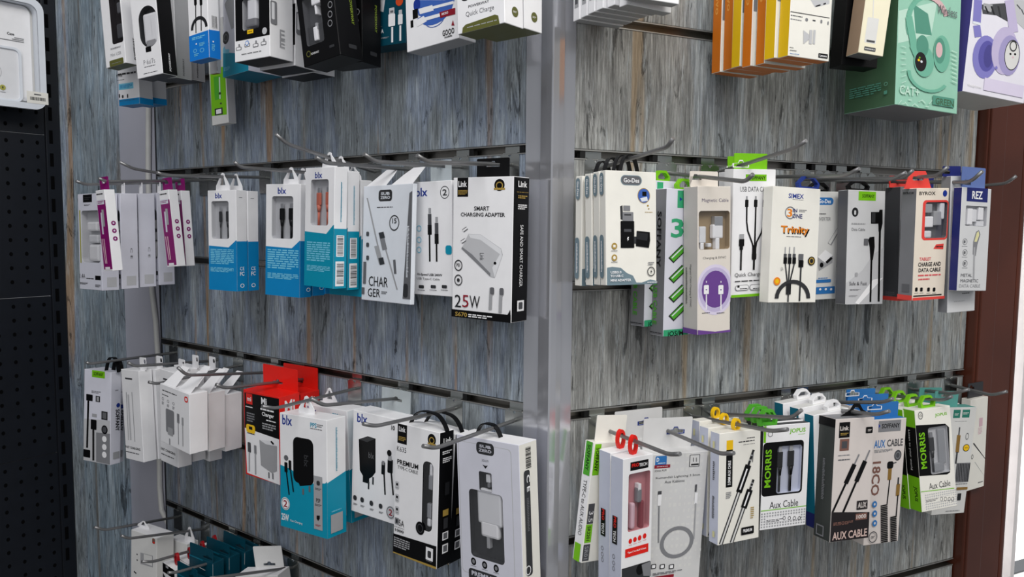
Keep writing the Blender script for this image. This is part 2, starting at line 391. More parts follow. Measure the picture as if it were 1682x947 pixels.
            H = hz+.006; n = 20; rx = .0062
            ang = math.radians(8 if self.side == 'R' else -8); c, s = math.cos(ang), math.sin(ang)
            vs = []; 
            for i in range(n):
                t = 2*math.pi*i/n
                for (q, e) in ((1, -.0022), (1, .0022), (.66, .0022), (.66, -.0022)):
                    X, Z = rx*q*math.cos(t), H/2+(H/2+.001)*q*math.sin(t)
                    vs.append((x0+X*c-e*s, yy+X*s*.9+e*c, top+Z))
            b.add(vs, [(4*i+k, 4*((i+1) % n)+k, 4*((i+1) % n)+(k+1) % 4, 4*i+(k+1) % 4) for i in range(n) for k in range(4)], m, False)
        elif kind == 'strap':
            a = W/2; H = hz+.0035; n = 14; vs = []; bw = .0035
            for i in range(n+1):
                t = -1+2*i/n; X = x0+a*t; Z = H*(1-abs(t)**3.2)
                for (e, q) in ((-bw, 0), (bw, 0), (bw, .0013), (-bw, .0013)): vs.append((X, yy+e, top+Z+q))
            b.add(vs, [(4*i+k, 4*i+4+k, 4*i+4+(k+1) % 4, 4*i+(k+1) % 4) for i in range(n) for k in range(4)]+[(0, 1, 2, 3), (4*n, 4*n+1, 4*n+2, 4*n+3)], m)
        b.build('hang_tab' if kind in ('card', 'trap', 'tri', 'peak') else 'top_flap' if kind == 'flaps' else 'hang_loop', self.root)
def copy_tree(root):
    c = root.copy(); COL.objects.link(c)
    for ch in root.children:
        k = ch.copy(); COL.objects.link(k); k.parent = c
        for g in ch.children:
            q = g.copy(); COL.objects.link(q); q.parent = k
    return c

# ---------------------------------------------------------------- measured layout
# box name: wall side, distance along wall, distance out, height, yaw, tilt, lean, width, height, depth (metres, radians)
P = {
'A1':('L',0.7687,0.1553,-0.1043,0.0173,-0.0130,-0.0176,0.0728,0.1504,0.0262),
'A1b':('L',0.7696,0.1223,-0.1022,-0.0462,0.0274,0.0014,0.0728,0.1504,0.0262),
'A1c':('L',0.7722,0.0915,-0.1014,-0.0635,0.0239,0.0037,0.0728,0.1504,0.0262),
'A1d':('L',0.7686,0.0622,-0.1002,-0.0385,0.0000,0.0013,0.0728,0.1504,0.0262),
'A2':('L',0.6697,0.1737,-0.0699,0.0253,-0.0588,0.0428,0.0254,0.1186,0.0153),
'A5':('L',0.6545,0.0840,-0.0664,0.0647,-0.0822,0.0384,0.0254,0.1186,0.0153),
'A6':('L',0.6643,0.0627,-0.0667,0.0586,-0.0590,0.0133,0.0254,0.1186,0.0153),
'B1':('L',0.5200,0.0818,-0.0958,0.1029,-0.0002,-0.0076,0.0619,0.1448,0.0182),
'B1b':('L',0.5230,0.0598,-0.0958,0.0352,0.0168,0.0004,0.0619,0.1448,0.0182),
'B2':('L',0.3858,0.0779,-0.0960,0.0838,0.0138,-0.0170,0.0675,0.1505,0.0195),
'B2b':('L',0.3885,0.0520,-0.0958,0.0152,-0.0000,0.0031,0.0675,0.1505,0.0195),
'B2c':('L',0.3851,0.0321,-0.0941,-0.0040,0.0000,0.0050,0.0675,0.1505,0.0195),
'B3':('L',0.2924,0.0919,-0.0777,-0.0764,0.0152,-0.0207,0.0627,0.1496,0.0192),
'B3b':('L',0.2962,0.0686,-0.0810,0.0065,0.0248,0.0004,0.0627,0.1496,0.0192),
'B3c':('L',0.2945,0.0459,-0.0918,0.0106,0.0000,0.0027,0.0627,0.1496,0.0192),
'C':('L',0.2031,0.0621,-0.0933,-0.1145,-0.0073,-0.0421,0.0986,0.1429,0.0060),
'D':('L',0.1400,0.0438,-0.0824,-0.0373,-0.0118,0.0044,0.0641,0.1351,0.0200),
'E':('L',0.0612,0.0500,-0.1046,0.0160,0.0097,-0.0033,0.0852,0.1594,0.0298),
'Q1':('L',0.8437,0.1230,-0.4053,0.2240,0.0072,-0.0454,0.0656,0.1572,0.0196),
'Q1b':('L',0.8837,0.0945,-0.4133,0.0266,0.0767,-0.0191,0.0656,0.1572,0.0196),
'Q2':('L',0.7280,0.1150,-0.3809,0.0332,-0.0528,-0.0015,0.0535,0.1469,0.0219),
'Q2b':('L',0.7280,0.0899,-0.3805,0.0020,-0.0158,0.0037,0.0535,0.1469,0.0219),
'Q3':('L',0.5651,0.1362,-0.3249,-0.0210,0.0624,0.0188,0.0821,0.0883,0.0277),
'Q3b':('L',0.5721,0.1014,-0.3346,0.1029,0.0226,-0.0050,0.0640,0.0879,0.0289),
'Q3c':('L',0.5812,0.0666,-0.3439,0.0403,0.0225,-0.0069,0.0640,0.0879,0.0289),
'Q4':('L',0.6400,0.1049,-0.3721,-0.0325,0.0233,0.0007,0.0535,0.1469,0.0219),
'Q4b':('L',0.6448,0.0781,-0.3707,-0.0532,-0.0001,-0.0038,0.0535,0.1469,0.0219),
'Q4c':('L',0.6428,0.0510,-0.3766,-0.0404,-0.0001,-0.0045,0.0535,0.1469,0.0219),
'R1':('L',0.4305,0.0819,-0.3589,0.0496,0.0172,0.0265,0.0776,0.1249,0.0355),
'R2':('L',0.4393,0.0418,-0.3638,0.0568,0.0003,-0.0017,0.0776,0.1249,0.0355),
'S1':('L',0.3177,0.1002,-0.4005,0.0692,-0.0263,-0.0294,0.0888,0.1528,0.0328),
'S2':('L',0.3346,0.0422,-0.4013,-0.0081,-0.0409,0.0074,0.0888,0.1528,0.0328),
'T':('L',0.2445,0.0458,-0.3799,0.0717,0.0291,-0.0114,0.0790,0.1369,0.0320),
'V1':('L',0.1505,0.0658,-0.4047,-0.0112,0.0107,-0.0243,0.0736,0.1643,0.0246),
'V2':('L',0.1583,0.0359,-0.4104,0.0077,0.0588,-0.0048,0.0736,0.1643,0.0246),
'W':('L',0.0390,0.0554,-0.4086,-0.0487,-0.0526,0.0004,0.0945,0.1700,0.0314),
'F4':('R',0.0537,0.0819,-0.0600,0.0169,-0.0011,-0.0456,0.0641,0.1195,0.0113),
'F3':('R',0.0550,0.0660,-0.0602,0.0400,-0.0252,-0.0051,0.0641,0.1195,0.0113),
'F2':('R',0.0529,0.0502,-0.0616,0.1451,-0.0226,-0.0100,0.0641,0.1195,0.0113),
'F1':('R',0.0497,0.0322,-0.0639,0.1402,-0.0017,-0.0056,0.0641,0.1195,0.0113),
'G1':('R',0.1458,0.0472,-0.1231,0.1217,0.0014,0.0009,0.0551,0.1675,0.0219),
'G0':('R',0.1307,0.0278,-0.1132,0.2110,0.0000,-0.0001,0.0551,0.1675,0.0219),
'H':('R',0.1707,0.0751,-0.1189,0.0226,-0.0235,-0.0107,0.0474,0.1661,0.0248),
'I':('R',0.2344,0.0640,-0.0795,-0.0153,-0.0255,0.0203,0.0626,0.1485,0.0160),
'I2':('R',0.2498,0.0413,-0.0800,-0.0136,-0.0384,-0.0042,0.0626,0.1485,0.0160),
'J':('R',0.2735,0.0890,-0.0860,-0.0396,0.0250,-0.0186,0.0710,0.1344,0.0160),
'K':('R',0.3824,0.0380,-0.0902,-0.0002,-0.0140,-0.0018,0.0620,0.1385,0.0160),
'L':('R',0.4145,0.0700,-0.0945,-0.0940,0.0087,-0.0322,0.0596,0.1443,0.0178),
'M':('R',0.5115,0.0660,-0.0931,-0.0653,-0.0085,-0.0220,0.0550,0.1500,0.0250),
'N':('R',0.4627,0.1234,-0.0854,-0.0785,-0.0257,0.0140,0.0529,0.1367,0.0220),
'N2':('R',0.5214,0.0950,-0.0807,0.0087,-0.0290,-0.0052,0.0500,0.1334,0.0240),
'O':('R',0.5111,0.1455,-0.0742,-0.0368,0.0214,-0.0193,0.0521,0.1265,0.0115),
'P':('R',0.5167,0.1296,-0.1023,-0.0706,-0.0365,0.0006,0.0475,0.1700,0.0139),
'X0':('R',0.0457,0.0370,-0.3790,0.1634,0.1211,-0.0020,0.0500,0.1362,0.0158),
'X1':('R',0.0650,0.0628,-0.4114,0.1239,0.0013,-0.0174,0.0433,0.1650,0.0200),
'X2':('R',0.0646,0.0860,-0.4117,0.1430,0.0091,-0.0131,0.0433,0.1650,0.0200),
'Y1':('R',0.1251,0.0679,-0.4352,-0.0209,0.0534,-0.0004,0.0761,0.1800,0.0240),
'Y2':('R',0.1228,0.0280,-0.4331,-0.0000,0.0000,0.0000,0.0761,0.1800,0.0240),
'Z3':('R',0.2020,0.0916,-0.3620,0.0038,0.0087,-0.0304,0.0609,0.1296,0.0158),
'Z2':('R',0.2060,0.0666,-0.3620,0.0213,0.0087,-0.0304,0.0609,0.1296,0.0158),
'Z1':('R',0.2110,0.0446,-0.3600,0.0038,0.0087,-0.0304,0.0609,0.1296,0.0158),
'AA3':('R',0.2670,0.0944,-0.3548,-0.1034,0.0100,-0.0060,0.0656,0.1250,0.0102),
'BB3':('R',0.3527,0.0917,-0.3648,0.0168,-0.0606,-0.0180,0.0600,0.1424,0.0149),
'BB2':('R',0.3497,0.0707,-0.3608,0.0168,-0.0606,-0.0180,0.0600,0.1424,0.0149),
'CC':('R',0.3471,0.1213,-0.3733,-0.0375,0.0472,-0.0349,0.0622,0.1480,0.0261),
'DD3':('R',0.4366,0.0940,-0.4036,-0.0789,0.0312,-0.0046,0.0580,0.1632,0.0220),
'EE':('R',0.5246,0.1102,-0.3657,-0.1738,-0.0738,-0.0824,0.0564,0.1337,0.0203),
'EE2':('R',0.5276,0.0877,-0.3687,-0.0691,-0.0738,-0.0824,0.0564,0.1337,0.0203),
'FF':('R',0.6283,0.0502,-0.4097,-0.0736,0.0693,0.0158,0.0648,0.1572,0.0200),
'GG':('R',0.7181,0.0298,-0.3912,0.0887,-0.0057,-0.0076,0.0461,0.1399,0.0140),
'T1':('L',0.7191,0.1287,0.2403,0.1477,-0.0875,0.0028,0.0482,0.1117,0.0208),
'T2':('L',0.6288,0.1236,0.2151,0.1849,-0.0783,0.0162,0.0545,0.1369,0.0260),
'T2b':('L',0.6543,0.0870,0.2200,0.1926,-0.0009,0.0133,0.0504,0.1320,0.0288),
'T2c':('L',0.6785,0.0501,0.2257,0.2242,-0.0009,0.0113,0.0504,0.1320,0.0288),
'T3':('L',0.7711,0.0842,0.1916,0.1692,-0.0132,0.0017,0.0498,0.1550,0.0250),
'T3b':('L',0.7905,0.0496,0.1978,0.0588,-0.0002,0.0080,0.0498,0.1550,0.0250),
'T4':('L',0.4787,0.1346,0.2187,0.0732,-0.0371,-0.0077,0.0417,0.1333,0.0171),
'T5':('L',0.5770,0.0445,0.1510,0.0198,-0.0362,0.0178,0.0422,0.1550,0.0138),
'T5b':('L',0.5184,0.0900,0.2120,0.0026,0.0169,0.0000,0.0186,0.1400,0.0060),
'T6':('L',0.5042,0.0646,0.2138,-0.1330,0.0070,-0.0216,0.0795,0.1382,0.0527),
'T7':('L',0.3607,0.1350,0.2044,0.0671,-0.0023,-0.0103,0.0670,0.1476,0.0361),
'T7b':('L',0.3638,0.0965,0.2006,0.0767,0.0009,-0.0302,0.0670,0.1476,0.0361),
'T7c':('L',0.3781,0.0540,0.1999,-0.0000,-0.0000,0.0000,0.0670,0.1476,0.0361),
'T8':('L',0.2343,0.1291,0.1880,0.0795,-0.1403,0.0059,0.0598,0.1550,0.0363),
'T8b':('L',0.2495,0.0856,0.1940,0.1632,0.0001,-0.0009,0.0598,0.1550,0.0363),
'T9':('L',0.2348,0.0403,0.2212,0.0998,0.0092,0.0000,0.0854,0.1308,0.0300),
'T10':('L',0.1088,0.0789,0.1985,-0.0653,-0.0452,-0.0022,0.0829,0.1535,0.0268),
'T11':('L',0.0097,0.1149,0.1946,-0.0220,-0.0384,0.0025,0.0612,0.1550,0.0294),
'T11b':('L',0.0105,0.0817,0.1975,-0.0352,0.0002,0.0165,0.0612,0.1550,0.0294),
'U9':('R',0.3430,0.1240,0.1992,-0.2460,0.0973,0.0148,0.0319,0.1528,0.0233),
'U7':('R',0.2328,0.1397,0.1807,0.0029,0.0070,0.0123,0.0585,0.1550,0.0151),
'U10':('R',0.4520,0.1161,0.1464,0.0320,0.0256,-0.0337,0.1159,0.2050,0.0721),
'U11':('R',0.5763,0.1164,0.1702,-0.0837,0.0780,-0.0000,0.1096,0.2050,0.0700),
'U6':('R',0.0466,0.1220,0.2216,0.0000,0.0000,0.0000,0.0580,0.1304,0.0125),
'U1':('R',0.0425,0.0302,0.2213,0.0585,0.0000,-0.0023,0.0580,0.1304,0.0125),
'U8':('R',0.3546,0.0988,0.1915,-0.2376,0.0414,0.0062,0.0470,0.1550,0.0244),
'O6':('R',0.2297,0.1225,0.1814,0.0524,-0.0001,0.0058,0.0600,0.1550,0.0149),
'O5':('R',0.2337,0.1049,0.1797,-0.0043,0.0000,0.0026,0.0600,0.1550,0.0137),
'O4':('R',0.2297,0.0874,0.1798,0.0247,-0.0001,0.0065,0.0600,0.1550,0.0138),
'O3':('R',0.2297,0.0700,0.1825,0.0197,-0.0000,0.0043,0.0600,0.1550,0.0141),
'O2':('R',0.2340,0.0526,0.1835,-0.0102,-0.0000,-0.0050,0.0600,0.1550,0.0153),
'O1':('R',0.2308,0.0350,0.1826,0.0299,-0.0000,0.0019,0.0600,0.1550,0.0150),
'U5':('R',0.0526,0.1049,0.2187,0.1088,0.0002,-0.0051,0.0580,0.1304,0.0125),
'U4':('R',0.0498,0.0871,0.2226,0.0742,-0.0001,0.0024,0.0580,0.1304,0.0125),
'U3':('R',0.0459,0.0721,0.2229,0.0534,-0.0000,0.0008,0.0580,0.1304,0.0125),
'U2b':('R',0.0447,0.0581,0.2227,0.0440,0.0000,-0.0003,0.0580,0.1304,0.0125),
'U2':('R',0.0441,0.0441,0.2222,0.0315,0.0000,-0.0030,0.0580,0.1304,0.0125),
'K1':('L',0.7675,0.0906,-0.6811,0.1598,0.0345,-0.0175,0.0657,0.1602,0.0332),
'K2':('L',0.7356,0.0450,-0.6813,0.1037,0.0030,-0.0123,0.0498,0.1401,0.0226),
'V1r':('L',0.6481,0.1086,-0.6847,-0.0403,0.0396,0.0084,0.0380,0.1500,0.0232),
'TL1':('L',0.5858,0.1120,-0.6367,0.0000,-0.0000,0.0000,0.0572,0.1000,0.0200),
'TL2':('L',0.5887,0.0884,-0.6148,0.1024,0.0262,0.0007,0.0572,0.1000,0.0200),
'TL3':('L',0.5891,0.0604,-0.6149,0.0914,0.0304,0.0007,0.0572,0.1000,0.0200),
'TL4':('L',0.5883,0.0344,-0.6134,0.0521,0.0600,0.0008,0.0572,0.1000,0.0200),
'TL5':('L',0.5875,0.0105,-0.6112,0.0462,0.0737,0.0009,0.0616,0.1000,0.0040),
'WT':('L',0.4788,0.0502,-0.6261,0.3870,-0.1418,-0.0066,0.0738,0.1001,0.0327),
'AA2':('R',0.2680,0.0829,-0.3538,-0.1034,0.0100,-0.0060,0.0656,0.1250,0.0102),
'AA1':('R',0.2690,0.0714,-0.3538,-0.1034,0.0100,-0.0060,0.0656,0.1250,0.0102),
'BB1':('R',0.3447,0.0497,-0.3588,0.0168,-0.0606,-0.0180,0.0600,0.1424,0.0149),
'DD2':('R',0.4486,0.0690,-0.3996,-0.0789,0.0312,-0.0046,0.0580,0.1632,0.0220),
'DD1':('R',0.4526,0.0450,-0.3976,-0.0789,0.0312,-0.0046,0.0580,0.1632,0.0220),
'EE3':('R',0.5306,0.0652,-0.3687,-0.0516,-0.0738,-0.0824,0.0564,0.1337,0.0203),
'EE4':('R',0.5336,0.0427,-0.3687,-0.0342,-0.0738,-0.0824,0.0564,0.1337,0.0203),
'FF2':('R',0.6243,0.0277,-0.4087,-0.0387,0.0693,0.0158,0.0648,0.1572,0.0200),
'V2r':('L',0.6521,0.0846,-0.6847,-0.0403,0.0396,0.0084,0.0380,0.1500,0.0232),
'V3r':('L',0.6561,0.0606,-0.6837,-0.0403,0.0396,0.0084,0.0380,0.1500,0.0232),
'V4r':('L',0.6601,0.0366,-0.6827,-0.0403,0.0396,0.0084,0.0380,0.1500,0.0232),
}
# hooks: wall side, along wall, height at wall, elbow out/height, tip out/height
HK = {
'H0':('L',0.6964,0.0719,0.1191,0.0839,0.1391,0.0929),
'H1':('L',0.7512,0.0719,0.1650,0.0590,0.1790,0.0638),
'H1b':('L',0.6715,0.0719,0.1720,0.0610,0.1822,0.0653),
'H2':('L',0.5285,0.0719,0.1600,0.0657,0.1710,0.0692),
'H3':('L',0.3811,0.0719,0.1400,0.0722,0.1497,0.0783),
'H4':('L',0.2861,0.0719,0.1400,0.0957,0.1560,0.1060),
'H5':('L',0.2164,0.0719,0.1400,0.0705,0.1539,0.0760),
'H6':('L',0.1342,0.0719,0.1400,0.0683,0.1563,0.0751),
'H7':('L',0.0584,0.0719,0.1380,0.0645,0.1547,0.0702),
'J0':('L',0.8068,-0.2281,0.1420,-0.2284,0.1500,-0.2253),
'J1':('L',0.6792,-0.2281,0.1350,-0.2184,0.1450,-0.2114),
'J2':('L',0.5180,-0.2281,0.1420,-0.2114,0.1551,-0.1983),
'J3':('L',0.6094,-0.2281,0.1380,-0.2363,0.1498,-0.2316),
'J4':('L',0.4358,-0.2281,0.1350,-0.2196,0.1485,-0.2125),
'J5':('L',0.3286,-0.2281,0.1320,-0.2314,0.1520,-0.2253),
'J6':('L',0.2370,-0.2281,0.1300,-0.2144,0.1495,-0.2023),
'J7':('L',0.1432,-0.2281,0.1340,-0.2232,0.1524,-0.2167),
'J8':('L',0.0488,-0.2281,0.1380,-0.2299,0.1568,-0.2233),
'M1':('L',0.8075,-0.5281,0.1300,-0.5119,0.1463,-0.5015),
'M2':('L',0.7185,-0.5281,0.1340,-0.5022,0.1453,-0.4935),
'M3':('L',0.6438,-0.5281,0.1340,-0.5196,0.1509,-0.5131),
'M4':('L',0.5737,-0.5281,0.1350,-0.5160,0.1478,-0.5117),
'M5':('L',0.4738,-0.5281,0.1250,-0.4975,0.1409,-0.4934),
'N1':('R',0.0545,0.0655,0.1380,0.0792,0.1465,0.0869),
'N2':('R',0.1538,0.0655,0.1380,0.0487,0.1484,0.0556),
'N3':('R',0.2182,0.0655,0.1380,0.0856,0.1546,0.0924),
'N4':('R',0.2961,0.0655,0.1380,0.0600,0.1559,0.0665),
'N5':('R',0.3710,0.0655,0.1380,0.0582,0.1550,0.0651),
'N6':('R',0.4077,0.0655,0.1250,0.0619,0.1354,0.0705),
'N7':('R',0.4456,0.0655,0.1380,0.0646,0.1522,0.0745),
'N8':('R',0.4907,0.0655,0.1500,0.0583,0.1643,0.0705),
'N9':('R',0.7051,0.0655,0.0571,0.0679,0.0702,0.0776),
'P1':('R',0.0654,-0.2345,0.1380,-0.2295,0.1558,-0.2239),
'P2':('R',0.1321,-0.2345,0.1380,-0.2368,0.1579,-0.2303),
'P3':('R',0.2019,-0.2345,0.1380,-0.2197,0.1607,-0.2122),
'P4':('R',0.2304,-0.2345,0.1380,-0.2077,0.1512,-0.1960),
'P5':('R',0.3624,-0.2345,0.1380,-0.2172,0.1557,-0.2088),
'P7':('R',0.3910,-0.2345,0.1250,-0.2075,0.1373,-0.2004),
'P9':('R',0.6071,-0.2345,0.0629,-0.2282,0.0851,-0.2177),
'P10':('R',0.6889,-0.2345,0.0656,-0.2369,0.0860,-0.2274),
'A1':('L',0.7150,0.3719,0.1400,0.3719,0.1580,0.3799),
'A2':('L',0.6400,0.3719,0.1400,0.3719,0.1580,0.3799),
'A3':('L',0.7750,0.3719,0.1400,0.3719,0.1580,0.3799),
'A4':('L',0.4820,0.3719,0.1400,0.3719,0.1580,0.3799),
'A5':('L',0.5620,0.3719,0.1400,0.3719,0.1580,0.3799),
'A6':('L',0.4370,0.3719,0.1400,0.3719,0.1580,0.3799),
'A7':('L',0.3630,0.3719,0.1400,0.3719,0.1580,0.3799),
'A8':('L',0.2400,0.3719,0.1400,0.3719,0.1580,0.3799),
'A9':('L',0.1860,0.3719,0.1400,0.3719,0.1580,0.3799),
'A10':('L',0.0980,0.3719,0.1400,0.3719,0.1580,0.3799),
'A11':('L',0.0520,0.3719,0.1400,0.3719,0.1580,0.3799),
'C1':('R',0.0520,0.3655,0.1400,0.3655,0.1580,0.3735),
'C2':('R',0.2320,0.3655,0.1400,0.3655,0.1580,0.3735),
'C3':('R',0.3520,0.3655,0.1400,0.3655,0.1580,0.3735),
'C4':('R',0.4550,0.3655,0.1400,0.3655,0.1580,0.3735),
'C5':('R',0.5850,0.3655,0.1400,0.3655,0.1580,0.3735),
'P8':('R',0.5250,-0.2345,0.1050,-0.2215,0.1180,-0.2135),
}
HOOK_LABELS = {
'H0':'empty grey wire hook reaching highest over the pale strip, above the purple boxes',
'H1':'grey wire hook carrying the white window boxes at the far left',
'H1b':'grey wire hook through the slim purple cable boxes',
'H2':'grey wire hook carrying the leftmost pair of white and blue boxes',
'H3':'grey wire hook carrying the middle blue and white group',
'H4':'wire hook with upturned tip above the turquoise group, bare against the boards',
'H5':'grey wire hook crossing in front of the turquoise group to the CHARGER box',
'H6':'grey wire hook above the CHARGER box, carrying the box with two black plugs',
'H7':'grey wire hook through the black card of the 25W box',
'J0':'grey wire hook carrying the green tagged box at the left of the lower row',
'J1':'grey wire hook above the tall FAST CHARGING box in the lower row',
'J2':'short hook tip poking over the white box with red icon',
'J3':'hook tip poking out left of the white box with red icon',
'J4':'grey wire hook through the red card of the red and black charger box',
'J5':'grey wire hook crossing the red box to the turquoise box with black plug',
'J6':'grey wire hook above the turquoise box, leading to a clear hang tab',
'J7':'grey wire hook ending in front of the small black charger picture, holding the PREMIUM box',
'J8':'shiny wire hook with black strap holding the tall white charger box by the metal post',
'M1':'upper bare wire hook in front of the boarded post in the bottom row',
'M2':'second wire hook of the bottom row, over the white box with red icon',
'M3':'wire hook threaded through the four red rings',
'M4':'wire hook threaded through the dark teal cards',
'M5':'wire hook through the white header card at the bottom edge',
'N1':'wire hook with raised tip above the white adapter boxes by the metal post',
'N2':'wire hook through the beige Magnetic Cable box tab, ending over the USB DATA CABLE box',
'N3':'wire hook with raised tip through the bright green header card',
'N4':'wire hook above the orange lettered box',
'N5':'wire hook above the grey-white adapter box with blue bar',
'N6':'wire hook holding the pale grey box with right-angle plugs',
'N7':'wire hook through the red hang tab of the tablet cable box',
'N8':'wire hook through the blue hang card of the navy sided box',
'N9':'empty wire hook at the far right of the middle row, over the brown post',
'P1':'wire hook through the two red rings in the lower right row',
'P2':'wire hook through the blue edged slot of the pale patterned header card',
'P3':'wire hook through the three yellow rings',
'P4':'wire hook under the left stack of green loops',
'P5':'wire hook holding the silver AUX 1000 box by a black triangle',
'P7':'wire hook through the blue cards with white rimmed holes',
'P9':'wire hook through the teal hang card',
'P10':'wire hook at the far right of the lower row, over the brown post',
'A1':'wire hook of the top row that holds the white Mini USB box',
'A2':'wire hook of the top row that holds the oval window box',
'A3':'wire hook of the top row that holds the two boxes with blue bottom band',
'A4':'wire hook of the top row that holds the bright blue box with cable arch',
'A5':'wire hook of the top row that holds the small lime green box',
'A6':'wire hook of the top row that holds the cyan bottomed box',
'A7':'wire hook of the top row that holds the black framed charger boxes',
'A8':'wire hook of the top row that holds the black cable boxes',
'A9':'wire hook of the top row that holds the dark teal USB 2.1A box',
'A10':'wire hook of the top row that holds the box with dark red ribbon',
'A11':'wire hook of the top row that holds the Quick Charge boxes',
'C1':'wire hook of the top row that holds the fanned white boxes',
'C2':'wire hook of the top row that holds the orange and yellow stack',
'C3':'wire hook of the top row that holds the cream adapter box',
'C4':'wire hook of the top row that holds the green headphone box',
'C5':'wire hook of the top row that holds the lilac headphone box',
'P8':'wire hook under the green loops of the right stack near the brown post',
}
